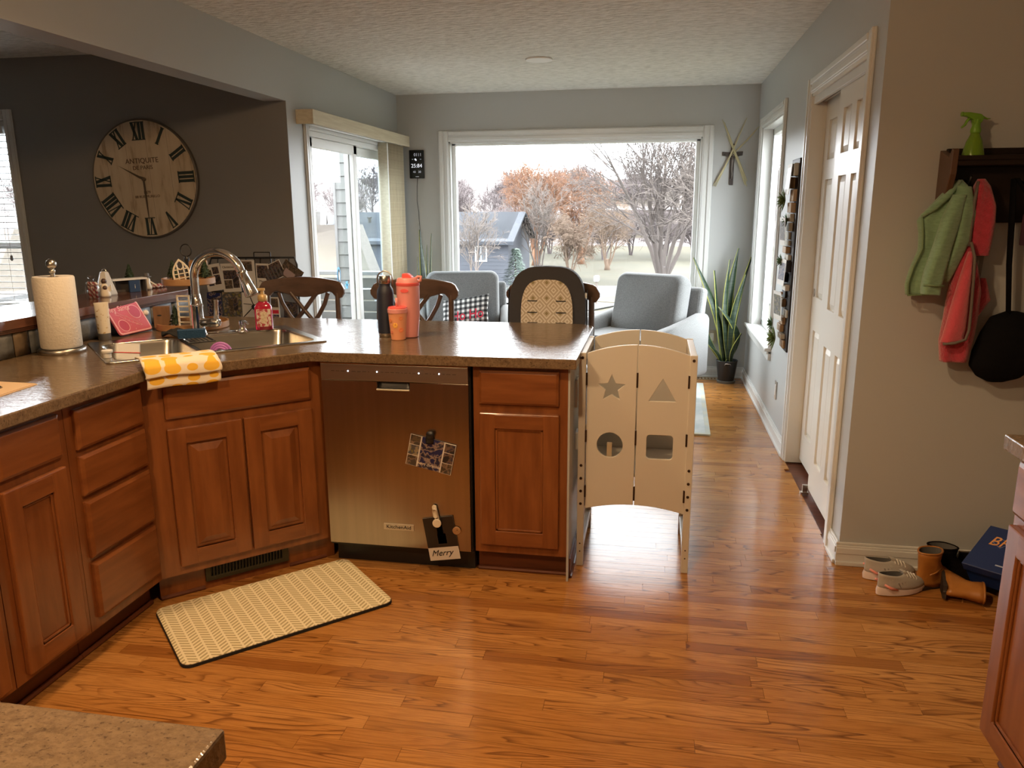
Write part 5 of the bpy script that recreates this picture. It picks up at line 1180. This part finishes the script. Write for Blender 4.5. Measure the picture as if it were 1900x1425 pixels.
drape([(1.555,1.128,1.152,yw-.085,.014),(1.53,1.118,1.172,yw-.085,.030),(1.46,1.112,1.196,yw-.085,.042),(1.40,1.112,1.200,yw-.085,.044),(1.33,1.115,1.196,yw-.085,.042),(1.285,1.125,1.192,yw-.085,.034)], fold=.007, k=3, ph=1).build('hood', FR, rj, smooth=True)
drape([(1.30,1.115,1.185,yw-.075,.020),(1.20,1.105,1.18,yw-.075,.024)], fold=.004, k=6).build('lining_band', GPP, rj, smooth=True)
drape([(1.33,1.105,1.135,yw-.085,.018),(1.25,1.082,1.160,yw-.085,.034),(1.15,1.072,1.185,yw-.085,.042),(1.05,1.068,1.185,yw-.085,.045),(.97,1.062,1.180,yw-.085,.044),(.892,1.073,1.165,yw-.085,.036)], fold=.010, k=3, ph=.2, slant=.04).build('body', FR, rj, smooth=True)
drape([(1.30,1.112,1.128,yw-.125,.012),(1.20,1.088,1.128,yw-.135,.020),(1.10,1.070,1.130,yw-.138,.024),(1.02,1.058,1.130,yw-.138,.026),(.975,1.050,1.126,yw-.136,.024)], fold=.004, k=2, slant=.10).build('front_flap', FRP, rj, smooth=True)
MB().tube([(1.112,yw-.14,1.335),(1.128,yw-.148,1.28),(1.132,yw-.15,1.20),(1.134,yw-.155,1.10),(1.136,yw-.155,1.02),(1.126,yw-.160,.985),(1.09,yw-.164,.972),(1.055,yw-.150,.966)], .0055, 6).build('binding', GPP, rj, smooth=True)
MB().tube([(1.126,yw-.10,1.545),(1.114,yw-.12,1.48),(1.112,yw-.122,1.40),(1.114,yw-.12,1.32)], .006, 6).build('hood_binding', GPP, rj, smooth=True)
drape([(1.20,1.19,1.21,yw-.05,.01),(1.12,1.175,1.235,yw-.05,.02),(1.06,1.165,1.20,yw-.05,.018)], fold=.003, k=2).build('sleeve', FR, rj, smooth=True)
bgm = mat('black_fabric', (.006,.006,.007), .9, spec=.08, bump=.3, bscale=90)
bg_ = thing('black_bag', 'black rounded shoulder bag hanging low beside the red jacket', 'bag', (0,0,0))
drape([(1.08,1.29,1.33,yw-.06,.015),(1.06,1.235,1.42,yw-.07,.035),(1.0,1.205,1.46,yw-.075,.055),(.93,1.185,1.45,yw-.075,.06),(.875,1.18,1.40,yw-.075,.055),(.835,1.21,1.36,yw-.072,.04),(.815,1.25,1.31,yw-.07,.015)], fold=.004, k=2).build('pouch', bgm, bg_, smooth=True)
MB().tube([(1.255,yw-.06,1.555),(1.258,yw-.075,1.45),(1.272,yw-.075,1.25),(1.295,yw-.07,1.06)], [.016,.020,.018,.016], 8, flat=.4).build('strap', bgm, bg_, smooth=True)
MB().tube([(1.262,yw-.075,1.555),(1.36,yw-.06,1.42),(1.43,yw-.06,1.2),(1.42,yw-.07,1.04)], .012, 8, flat=.4).build('strap', bgm, bg_, smooth=True)
kr = thing('key_ring', 'small silver key ring with dark tag hanging at the right photo edge', 'keys', (1.315, yw-.07, 1.45))
MB().tube(arc((0,0,.0), .016, 0, 360, 16), .002, 5).build('ring', CHROME, kr, smooth=True); MB().prism(rrect(-.018,.018,-.13,-.018,.006), -.004, .0, 'xz').build('tag', mat('dark_maroon_tag', (.06,.02,.035), .3), kr, bevel=.001)
for k in range(2): MB().prism([(-.006+.01*k,-.016),(.006+.01*k,-.016),(.004+.01*k,-.065),(-.004+.01*k,-.065)], -.008-.004*k, -.006-.004*k, 'xz').build('key', CHROME, kr)

# ------------------------------------------------------------------ SHOES AND BOX
def foot(L, W_, n=32, heel=.8):
    P_ = []
    for i in range(n):
        t = 2*pi*i/n; x = L/2*cos(t); f = (cos(t)+1)/2
        P_.append((x, W_/2*sin(t)*(heel+(1.05-heel)*sin(pi*min(1, f*.95))**1.2)*(1 if True else 1)))
    return P_
def shoe_rings(rows, n=32):
    R = []
    for z, xh, xt, w_, hl, zt in rows:     # xh heel x, xt toe x, width, heel lift, toe drop
        ring = []
        for (x, y_) in foot(xt-xh, w_, n):
            f = (x+(xt-xh)/2)/(xt-xh); ring.append((x+(xt+xh)/2, y_, z+hl*(1-f)**2+zt*f))
        R.append(ring)
    return R
SNG = mat('grey_mesh_knit', (.43,.40,.355), .85, bump=.5, bscale=220, bdist=.002); SNW = mat('pale_pink_sole', (.72,.60,.55), .5); SNP = mat('coral_heel', (.78,.30,.24), .5); SNI = mat('dark_lining', (.10,.095,.09), .9)
def sneaker(label, loc, rz):
    t = thing('sneaker', label, 'shoe', loc, rz, 'grey child sneakers')
    L = .215
    R = shoe_rings([(0,-.104,.104,.070,.004,.004),(.003,-.107,.108,.078,.0,.003),(.018,-.109,.109,.080,.004,.0),(.026,-.106,.107,.078,.008,-.004)]); MB().loft(R).build('sole', SNW, t, smooth=50)
    R = shoe_rings([(.024,-.102,.105,.075,.006,-.002),(.038,-.103,.102,.074,.006,-.004),(.050,-.103,.090,.068,.006,-.002),(.060,-.103,.066,.060,.008,.0),(.068,-.104,.030,.052,.012,.004),(.074,-.106,.005,.048,.018,.006)])
    R2 = shoe_rings([(.072,-.103,.000,.040,.018,.006),(.050,-.098,-.005,.040,.010,.0),(.034,-.095,.0,.038,.0,.0)])
    MB().loft(R, True, False, False).build('upper', SNG, t, smooth=60, solid=.002); MB().loft(R2, True, False, True).build('lining', SNI, t, smooth=60)
    MB().prism([(.005,.066),(.030,.058),(.010,.088),(-.008,.090)], -.014, .014, 'xz').build('tongue', SNG, t, bevel=.003)
    for k in range(4): MB().tube([(.010+.014*k,-.022,.070-.0055*k),(.012+.014*k,0,.084-.0055*k),(.010+.014*k,.022,.070-.0055*k)], .0036, 6).build('lace', mat('grey_lace', (.62,.59,.54), .8) if k == 0 else bpy.data.materials['grey_lace'], t, smooth=True)
    for s in (-1,1):
        MB().tube([(-.095,s*.026,.052),(-.075,s*.036,.040),(-.045,s*.039,.031)], [.004,.006,.003], 6).build('heel_accent', SNP, t, smooth=True)
        for k in range(3): MB().tube([(.0-.014*k,s*.0355,.034),(-.012-.014*k,s*.033,.056)], .0026, 6).build('side_stripe', SNI if False else mat('stripe_grey', (.26,.235,.205), .7) if k == 0 and s == -1 and 'stripe_grey' not in bpy.data.materials else bpy.data.materials['stripe_grey'], t)
    return t
sneaker('grey child sneaker with pale sole standing against the baseboard', (.975, 3.105, 0), radians(12))
sneaker('grey child sneaker with pale sole lying nearer the camera, left of boots', (.985, 2.990, 0), radians(24))
TAN = mat('tan_leather', (.40,.165,.035), .35, col2=(.32,.12,.022), scale=14, bump=.2, bscale=40); BKS = mat('black_suede', (.006,.005,.005), .95, spec=.05)
def boot(label, loc, rot, m, group, L=.19, H=.135, sc=1):
    t = thing('ankle_boot', label, 'boot', loc, 0, group); t.rotation_euler = rot; t.scale = (sc,sc,sc)
    a = L/2; q = 2*a-.105
    MB().loft(shoe_rings([(0,-a,a,.066,0,0),(.008,-a-.002,a+.003,.070,0,0),(.012,-a-.001,a+.001,.069,0,0)])).build('sole', mat('dark_sole', (.03,.02,.014), .6) if 'dark_sole' not in bpy.data.materials else bpy.data.materials['dark_sole'], t, smooth=50)
    MB().loft([[(-a+.002,-.026,0),(-a+.06,-.028,0),(-a+.06,.028,0),(-a+.002,.026,0)],[(-a,-.028,.012),(-a+.062,-.03,.012),(-a+.062,.03,.012),(-a,.028,.012)]]).build('heel', bpy.data.materials['dark_sole'], t)
    R = shoe_rings([(.011,-a,a,.067,0,0),(.030,-a-.001,a-.003,.068,0,0),(.045,-a,a-.02,.064,0,.0),(.058,-a+.002,a-q*.55,.062,0,.006),(.074,-a+.006,a-q*.86,.060,0,.006),(H*.72,-a+.004,a-q-.006,.064,0,.002),(H*.88,-a+.001,a-q-.002,.068,0,.0),(H,-a-.002,a-q+.002,.072,.004,.004)])
    MB().loft(R, True, False, False).build('shaft', m, t, smooth=70, solid=.004)
    MB().loft(shoe_rings([(H-.002,-a+.003,a-q-.003,.064,.004,.004),(H*.6,-a+.009,a-q-.012,.052,0,0),(.04,-a+.009,a-q*.7,.050,0,0)]), True, False, True).build('lining', SNI, t, smooth=60)
    MB().tube([(p[0], p[1], H+.001) for p in [((xx-a+.052), yy) for xx, yy in foot(.108, .072, 24)]] + [(-a+.106, 0, H+.001)], .004, 6).build('cuff', m, t, smooth=True)
    MB().tube([(-a+.02,-.037,.07),(-a+.05,-.038,.075),(-a+.09,-.026,.082)], .003, 6).build('side_strap', m, t, smooth=True)
    return t
boot('tan leather ankle boot standing upright beside the sneakers', (1.135, 3.075, 0), (0,0,radians(32)), TAN, 'tan child boots', H=.15)
lb_ = boot('tan leather ankle boot tipped over on its side in front of the black boots', (0,0,0), (0,0,0), TAN, 'tan child boots')
lb_.matrix_world = Matrix.Translation((1.130, 2.985, .038)) @ Matrix.Rotation(radians(-14),4,'Z') @ Matrix(((0,0,1,0),(1,0,0,0),(0,1,0,0),(0,0,0,1))) @ Matrix.Translation((.04,0,0))
boot('black suede ankle boot directly behind the upright tan boot', (1.235, 3.125, 0), (0,0,radians(-16)), BKS, 'black boots', L=.23, H=.135)
btr = thing('boot_tray', 'silver-grey metal tray edge leaning behind the black boots', 'tray', (1.25, 3.19, .0), 0); btr.rotation_euler = (radians(18),0,0)
MB().box(-.01,.20,-.006,.006,.0,.12).build('panel', NICKEL, btr, bevel=.003); MB().tube([(-.01,-.004,.12),(.20,-.004,.12)], .005, 8).build('rolled_edge', NICKEL, btr)
bx = thing('shoe_box', 'royal blue shoe box with orange lettering tilted on the boots by the cabinet', 'shoe box', (1.385, 2.965, .185)); bx.rotation_euler = (radians(30),radians(-5),radians(-50))
BLU = mat('royal_blue_card', (.010,.030,.135), .45); ORL = mat('orange_print', (.70,.34,.12), .5)
MB().box(-.165,.165,-.105,.105,-.10,0).build('box_body', BLU, bx, bevel=.002); MB().box(-.170,.170,-.110,.110,-.03,.006).build('lid', BLU, bx, bevel=.003)
text('lettering', 'BROOKS', .066, ORL, bx, (-.005,.035,.0066), rot=(0,0,0), sx=1.0, shear=.2)
PBP = mat('pale_blue_print', (.35,.42,.6), .5)
MB().box(-.06,.03,-.078,-.072,.0062,.0067).build('fine_print', PBP, bx)
MB().tube([(-.12,.03,.0062),(-.10,.055,.0062),(-.06,.045,.0062),(-.085,.01,.0062),(-.12,.03,.0062)], .0009, 4).build('logo_outline', bpy.data.materials['pale_blue_print'], bx)
bb_ = thing('storage_box', 'black storage box on the floor under the blue shoe box', 'box', (1.50, 3.02, 0), radians(-52)); MB().box(-.15,.17,-.09,.10,0,.055).build('body', BLACK, bb_, bevel=.004); MB().box(-.155,.175,-.095,.105,.045,.06).build('lid', BLACK, bb_, bevel=.003)

# ------------------------------------------------------------------ KITCHEN CEILING LIGHTS AND ADDED FILL LAMP (behind and above the frame)
WARM = mat('warm_lamp_lens', (1.0,.78,.50), .4, emit=6)
def can(loc, watts, label):
    t = thing('recessed_light', label, 'ceiling light', (loc[0], loc[1], ZC-.006), 0, 'recessed kitchen lights')
    MB().lathe([(.062,.0),(.085,.001),(.087,.004),(.085,.0055),(.062,.0055)], 32).build('trim_ring', WHITE, t, smooth=40); MB().lathe([(.001,.003),(.061,.003),(.061,.005),(.001,.005)], 28).build('lens', WARM, t)
    d = bpy.data.lights.new('lamp', 'SPOT'); d.energy = watts; d.color = (1.0,.66,.36); d.shadow_soft_size = .055; d.spot_size = radians(150); d.spot_blend = .6
    o = bpy.data.objects.new('lamp', d); COL.objects.link(o); o.parent = t; o.location = (0,0,-.03)
    return t
can((-1.42,2.70), 54, 'warm recessed ceiling light above the corner sink, out of frame')
can((-.35,1.55), 72, 'warm recessed ceiling light in the middle of the kitchen, out of frame')
dl = thing('ceiling_fill_lamp', 'added warm fill lamp with a round flush-mount dome, unseen above the frame', 'ceiling light', (-1.25,.15,ZC-.004))  # unseen lamp added to brighten the ceiling and the beam
MB().lathe([(.17,0),(.175,-.01),(.165,-.03),(.155,-.03),(.155,0)], 36, cap0=False, cap1=False).build('rim', NICKEL, dl, smooth=40)
MB().lathe([(.155,-.02),(.15,-.05),(.12,-.085),(.06,-.105),(.001,-.11)], 32, cap0=False, cap1=False).build('dome', glass_mat('frosted_dome', (1,.95,.85), .05, .3), dl, smooth=True)
d = bpy.data.lights.new('fill_bulb', 'POINT'); d.energy = 76; d.color = (1.0,.66,.36); d.shadow_soft_size = .07
o = bpy.data.objects.new('fill_bulb', d); COL.objects.link(o); o.parent = dl; o.location = (0,0,-.12)
# ------------------------------------------------------------------ OUTSIDE
GRASS = mat('winter_lawn', (.052,.045,.026), .95, col2=(.042,.038,.022), scale=.5)
def gz(x, y):
    r = max(0, y-75); return -3.0 + .085*r*(1 if x < 60 else 1) + .04*sin(x*.07)*sin(y*.05) + max(0, -x-22)*.02
mb = MB(); mb.grid(lambda u, v: (lerp(-140,120,u), lerp(7.6,210,v**1.3), gz(lerp(-140,120,u), lerp(7.6,210,v**1.3))), 40, 40)
g_ = mb.build('terrain', GRASS, smooth=True); struct(g_)
mb = MB(); mb.grid(lambda u, v: (lerp(-140,-6.9,u), lerp(-30,8,v), -3.02), 6, 6); struct(mb.build('terrain_side', GRASS))
mb = MB(); mb.grid(lambda u, v: (lerp(1.2,120,u), lerp(-30,8,v), -3.02), 6, 6); struct(mb.build('terrain_east', GRASS))
ASPH = mat('pale_asphalt', (.085,.085,.085), .9)
mb = MB(); 
def rd(u, v):
    x = lerp(-60,90,u); yc_ = 41+ .0009*x*x + (x*.12)
    return (x, yc_+lerp(-4.2,4.2,v), -2.90+.004*abs(x)*0)
mb.grid(rd, 40, 2); struct(mb.build('road', ASPH))
mb = MB(); mb.prism([(-6,28),(-1.5,36.5),(-5.0,37.5),(-10.5,29)], -2.95, -2.905); struct(mb.build('driveway', mat('pale_concrete', (.09,.088,.083), .9)))
mb = MB(); mb.prism([(-2.6,37.0),(-1.6,36.6),(-.9,38.5),(-1.6,39.6),(-2.5,39.0)], -2.9, -2.87); struct(mb.build('path_island', mat('tan_verge', (.075,.06,.035), .95)))
BARKS = [mat('grey_bark', (.085,.070,.063), .9), mat('pale_bark', (.13,.108,.095), .9), mat('willow_orange_twigs', (.155,.075,.040), .9), mat('haze_tinted_twigs', (.12,.098,.098), .9), mat('tan_twigs', (.16,.112,.08), .9)]  # distant woodland twigs are tinted mauve to stand for haze
RMIN = [.012]
def grow(mb, p, d, L, r, lev, rng, sp, droop, maxlev, up):
    n = 4 if lev < 2 else 3; path = [p]; rs = [r]; q = p.copy(); dd = d.copy()
    for k in range(n):
        dd = (dd + Vector((rng.uniform(-1,1), rng.uniform(-1,1), rng.uniform(-1,1)))*.16 + Vector((0,0,up if lev < maxlev-1 else up-droop))*.3).normalized()
        q = q + dd*L/n; path.append(q.copy()); rs.append(r*(1-.55*(k+1)/n))
    mb.tube(path, rs, 5 if lev == 0 else 3, cap=False)
    if lev >= maxlev: return
    cnt = sp[lev]
    for j in range(cnt):
        f = rng.uniform(.28, 1.0) if lev else rng.uniform(.30, .98)
        i = min(int(f*n), n-1); t = f*n-i; b_ = path[i].lerp(path[i+1], t)
        ax = (path[i+1]-path[i]).normalized(); sd = ax.orthogonal().normalized(); sd.rotate(Matrix.Rotation(rng.uniform(0,2*pi), 3, ax))
        ang = radians(rng.uniform(22,55)); nd = (ax*cos(ang)+sd*sin(ang)).normalized()
        grow(mb, b_, nd, L*rng.uniform(.42,.68)*(1.15-.4*f), max(r*.42*(1.1-.4*f), RMIN[0]), lev+1, rng, sp, droop, maxlev, up)
def tree_meshes(seed, H, r, sp, droop, maxlev, up, stems=1, spread=.25):
    rng = random.Random(seed); mb = MB()
    for s in range(stems):
        a = 2*pi*s/stems+rng.random(); grow(mb, Vector((.12*cos(a)*(stems > 1), .12*sin(a)*(stems > 1), 0)), Vector((spread*cos(a)*(stems > 1)*rng.uniform(.5,1.2), spread*sin(a)*(stems > 1)*rng.uniform(.5,1.2), 1)).normalized(), H*.62, r, 0, rng, sp, droop, maxlev, up)
    return mb
def tree(name, label, loc, mb, bark, trunk_h, r, group='bare trees outside'):
    t = thing(name, label, 'tree', loc, 0, group)
    mb.build('crown', bark, t, fix=False, smooth=True)
    MB().lathe([(r*1.5,-.3),(r*1.15,.15),(r,trunk_h)], 10).build('trunk', bark, t, smooth=True)
    return t
tree('bare_tree', 'large bare grey tree with spreading branches at the right of the window', (.5,47,-2.85), tree_meshes(5, 12.5, .15, (11,6,5,3), .15, 4, .12, 7, .48), BARKS[0], .9, .3)
tree('bare_tree', 'bare grey tree partly cut off by the right window frame', (4.0,44,-2.85), tree_meshes(15, 10, .11, (9,6,4,3), .2, 4, .2, 4, .25), BARKS[1], .8, .22)
tree('willow_tree', 'tall orange-twigged willow in the middle of the window view', (-9.3,62,-2.7), tree_meshes(8, 9.5, .14, (10,7,4,3), 1.0, 4, .45, 5, .26), BARKS[2], 1.0, .26)
tree('willow_tree', 'smaller orange-twigged willow right of the tall one', (-5.9,64,-2.7), tree_meshes(9, 8.2, .12, (10,7,4,3), 1.0, 4, .45, 4, .26), BARKS[2], 1.0, .24)
tree('bare_tree', 'pale slender multi-stem tree in front of the tall willow', (-7.3,50,-2.8), tree_meshes(21, 6.4, .06, (8,5,3,2), .5, 4, .55, 5, .16), BARKS[1], .7, .14)
tree('bare_tree', 'tan weeping shrub-like tree beside the evergreen', (-5.2,49,-2.8), tree_meshes(22, 4.2, .06, (9,7,5,3), 1.2, 4, .3, 5, .35), BARKS[4], .5, .12)
tree('bare_tree', 'pale twiggy tree standing before the dark blue house', (-9.6,41.5,-2.85), tree_meshes(23, 5.0, .05, (8,5,3,2), .3, 4, .4, 4, .25), BARKS[1], .7, .11)
tree('bare_tree', 'tan bushy tree between willow and large grey tree', (-3.4,58,-2.8), tree_meshes(24, 5.4, .07, (9,6,4,3), .5, 4, .35, 5, .35), BARKS[4], .6, .16)
RMIN[0] = .028
far = [tree_meshes(40+k, 9, .14, (10,7,5,2), .2, 4, .4, 3, .2) for k in range(3)]
protos = []
random.seed(31); cnt = 0
for k in range(60):
    f = k/59; x = lerp(-34, 20, f)*1.0+random.uniform(-1.5,1.5); y_ = random.uniform(84,112); s_ = random.uniform(.62,1.0)
    if k % 4 == 3: x = lerp(-75,-36,random.random()); y_ = random.uniform(60,100)
    i = k % 3
    if len(protos) < 3:
        t = thing('woodland_tree', 'pale bare tree in the distant wood along the hill', 'tree', (x,y_,gz(x,y_)-.2), random.random()*6, 'distant woodland trees'); far[i].build('crown', BARKS[3], t, fix=False, smooth=True); protos.append(t); t.scale = (s_,)*3
    else:
        t = copy_tree(protos[i]); t.location = (x,y_,gz(x,y_)-.2); t.rotation_euler = (0,0,random.random()*6); t.scale = (s_*1.1,s_*1.1,s_)
random.seed(77)
for k in range(13):
    x = lerp(-15,7,k/12)+random.uniform(-.6,.6); y_ = 70+5*(k % 2)+random.uniform(-1,1); s_ = random.uniform(.50,.66)
    t = copy_tree(protos[k % 3]); t.name = 'thicket_tree'; t.location = (x,y_,gz(x,y_)-.2); t.rotation_euler = (0,0,random.random()*6); t.scale = (s_*1.25,s_*1.25,s_)
    t['label'] = 'pale bare tree in the thicket across the lawn below the wooded hill'; t['group'] = 'thicket trees beyond the lawn'
# evergreen
eg = thing('evergreen', 'small blue-green spruce in front of the willow', 'tree', (-6.9,39,-2.9))
mb = MB(); random.seed(6)
for k in range(1500):
    f = random.random()**1.2; z = .1+2.3*f; r = .85*(1-f)+.04; a = random.random()*2*pi; p = Vector((r*cos(a)*random.uniform(.45,1), r*sin(a)*random.uniform(.45,1), z)); d = Vector((cos(a),sin(a),-.15))*.22; s_ = Vector((-sin(a),cos(a),.2))*.05
    mb.add([p-s_, p+s_, p+d], [(0,1,2)])
mb.build('foliage', mat('spruce_blue_green', (.075,.105,.085), .9), eg, fix=False); MB().lathe([(.08,0),(.03,2.2)], 8).build('trunk', BARKS[0], eg)
# neighbour houses
SHG = mat('slate_blue_shingles', (.040,.045,.055), .9, col2=(.03,.034,.041), scale=6); SID = mat('slate_blue_siding', (.05,.055,.068), .7); WINW = mat('house_window_glass', (.10,.12,.14), .15)
def house(label, loc, rz, W_, D_, H_, rise, roofm, sidm, wins, name='house'):
    t = thing(name, label, 'house', loc, rz)
    wl = MB(); wl.box(-W_/2, W_/2, 0, D_, 0, H_); wl.prism([(0,H_),(D_,H_),(D_/2,H_+rise)], -W_/2+.02, W_/2-.02, 'yz'); wl.build('wall', sidm, t)
    n = int(H_/.22)
    for k in range(n): MB().box(-W_/2-.015, W_/2+.015, -.018, 0, k*H_/n, (k+.92)*H_/n).build('siding_board', sidm, t)
    r = MB(); e = .4; m_ = rise/(D_/2)
    for s in (-1, 1):
        y0, z0 = (-e, H_-e*m_) if s < 0 else (D_+e, H_-e*m_)
        r.add([(-W_/2-e,y0,z0),(W_/2+e,y0,z0),(W_/2+e,D_/2,H_+rise),(-W_/2-e,D_/2,H_+rise),(-W_/2-e,y0,z0-.15),(W_/2+e,y0,z0-.15),(W_/2+e,D_/2,H_+rise-.15),(-W_/2-e,D_/2,H_+rise-.15)], [(0,1,2,3),(7,6,5,4),(0,4,5,1),(1,5,6,2),(2,6,7,3),(3,7,4,0)])
    rf = r.build('roof', roofm, t)
    for x in (-W_*.30, -W_*.12): MB().lathe([(.10,0),(.10,.35),(.16,.36),(.16,.45),(.001,.46)], 10, (x, D_*.30, H_+rise*.52)).build('roof_vent', BLACKM, rf)
    MB().box(-W_/2-e, W_/2+e, -e-.06, -e+.02, H_-e*m_-.2, H_-e*m_-.02).build('gutter', VINYL if sidm is not SID else SHG, t)
    for x, z, ww, hh in wins:
        f = MB().box(x-ww/2-.08, x+ww/2+.08, -.06, -.015, z-.08, z+hh+.08).build('window', VINYL, t); MB().box(x-ww/2, x+ww/2, -.075, -.06, z, z+hh).build('pane', WINW, f); MB().box(x-.02, x+.02, -.085, -.075, z, z+hh).build('mullion', VINYL, f)
    return t
house('slate blue two-storey house with dark shingle roof seen low through the picture window', (-14.2,45,-5.6), 0, 11.6, 8, 5.35, 1.5, SHG, SID, [(4.2,4.1,.55,.75),(3.6,2.6,1.2,.75),(.5,4.1,.8,.9)])
TANR = mat('tan_weathered_shingles', (.078,.062,.051), .9, col2=(.058,.047,.038), scale=7, bump=.4, bscale=14, bdist=.04); TANS = mat('cream_siding', (.10,.083,.06), .7)
house('tan roofed neighbour house with gable seen through the sliding door', (-16.5,26,-4.6), radians(30), 13, 9, 3.4, 2.0, TANR, TANS, [(-3,1.2,1.0,1.2),(3,1.2,1.0,1.2)], 'neighbour_house')
house('pale house far down the hill seen above the tan roof', (-27,46,-3.4), radians(22), 12, 9, 3.0, 1.7, mat('pale_grey_shingles', (.075,.073,.07), .9), TANS, [(-3,1.0,1.0,1.2),(3,1.0,1.0,1.2)], 'neighbour_house')
house('low ranch house on the hill beyond the willow', (-3.5,88,-1.8), 0, 12, 8, 3.4, 1.6, mat('brown_grey_shingles', (.12,.10,.09), .9), TANS, [(-3,1.0,1.0,1.2),(3,1.0,1.0,1.2)], 'far_house')
mb = MB(); mb.grid(lambda u, v: (lerp(-140,120,u), lerp(80,209,v), gz(lerp(-140,120,u), lerp(80,209,v))-.05+.25*min(1, v*12)), 30, 20); struct(mb.build('hillside', mat('leaf_litter_hillside', (.115,.095,.088), .95, col2=(.085,.072,.07), scale=.6), smooth=True))
# deck, railing and siding pier outside the sliding door
DECK = mat('weathered_deck_board', (.075,.07,.062), .8, col2=(.06,.056,.05), scale=4, stretch=(1,8,1))
dk = sroot('deck_floor')
for k in range(24): MB().box(-5.4, -2.44, 4.95+.145*k, 4.95+.145*k+.138, -.20, -.165).build('board', DECK, dk)
rl = thing('deck_railing', 'white topped deck railing with grey boards outside the sliding door', 'railing', (-5.25, 4.95, -.165))
MB().box(-.05,.05,0,3.4,.90,.94).build('top_rail', mat('white_rail', (.12,.12,.118), .5), rl, bevel=.004)
for k in range(6): MB().box(-.012,.012,.02,3.4,.10+.13*k,.215+.13*k).build('rail_board', DECK, rl)
for k in range(3): MB().box(-.045,.045,1.66*k,1.66*k+.09,0,.90).build('post', DECK, rl)
rl2 = thing('deck_railing', 'far run of deck railing closing the end of the deck', 'railing', (-5.25, 8.38, -.165))
MB().box(0,2.8,-.05,.05,.90,.94).build('top_rail', bpy.data.materials['white_rail'], rl2, bevel=.004)
for k in range(6): MB().box(.02,2.8,-.012,.012,.10+.13*k,.215+.13*k).build('rail_board', DECK, rl2)
for k in range(3): MB().box(1.35*k,1.35*k+.09,-.045,.045,0,.90).build('post', DECK, rl2)
ps = thing('umbrella_pole', 'short orange wooden pole standing on the deck by the railing', 'pole', (-4.65, 6.92+2.7, -.165)); 
ps.location = (-4.15, 8.15, -.165)
MB().lathe([(.028,.04),(.028,1.13),(.02,1.15)], 12).build('shaft', mat('orange_pine', (.26,.115,.035), .5), ps, smooth=True); MB().lathe([(.18,0),(.18,.04),(.05,.06),(.04,.10)], 20).build('foot', BLACKM, ps)
sg = thing('mailbox', 'small mailbox on a post beside the pale street', 'mailbox', (-2.6,36.2,-2.95)); MB().box(-.05,.05,-.05,.05,0,1.1).build('post', BARKS[1], sg); MB().box(-.12,.12,-.25,.25,1.1,1.35).build('box', VINYL, sg, bevel=.05)
ss = thing('stop_sign', 'red sign on a thin post across the street', 'sign', (-1.25,44.8,-2.9)); MB().lathe([(.02,0),(.02,.5)], 8).build('post', NICKEL, ss); MB().prism([(.11*cos(radians(22.5+45*k)), .6+.11*sin(radians(22.5+45*k))) for k in range(8)], -.02, .02, 'xz').build('plate', mat('sign_red', (.25,.03,.04), .5), ss)
# lapped siding pier on the deck
sp_ = thing('siding_pier', 'white corner pier with grey lapped siding seen through the sliding glass', 'pier', (-3.12, 7.65, -.165))
LAP = mat('grey_lap_siding', (.10,.105,.10), .6)
for k in range(17): MB().loft([[(-.075,-.02,.13*k),(.075,-.02,.13*k),(.075,.12,.13*k),(-.075,.12,.13*k)],[(-.075,-.008,.13*k+.128),(.075,-.008,.13*k+.128),(.075,.12,.13*k+.128),(-.075,.12,.13*k+.128)]]).build('siding_board', LAP, sp_)
MB().box(-.10,-.075,-.03,.13,0,2.22).build('corner_board', mat('white_corner_board', (.14,.14,.138), .5), sp_)
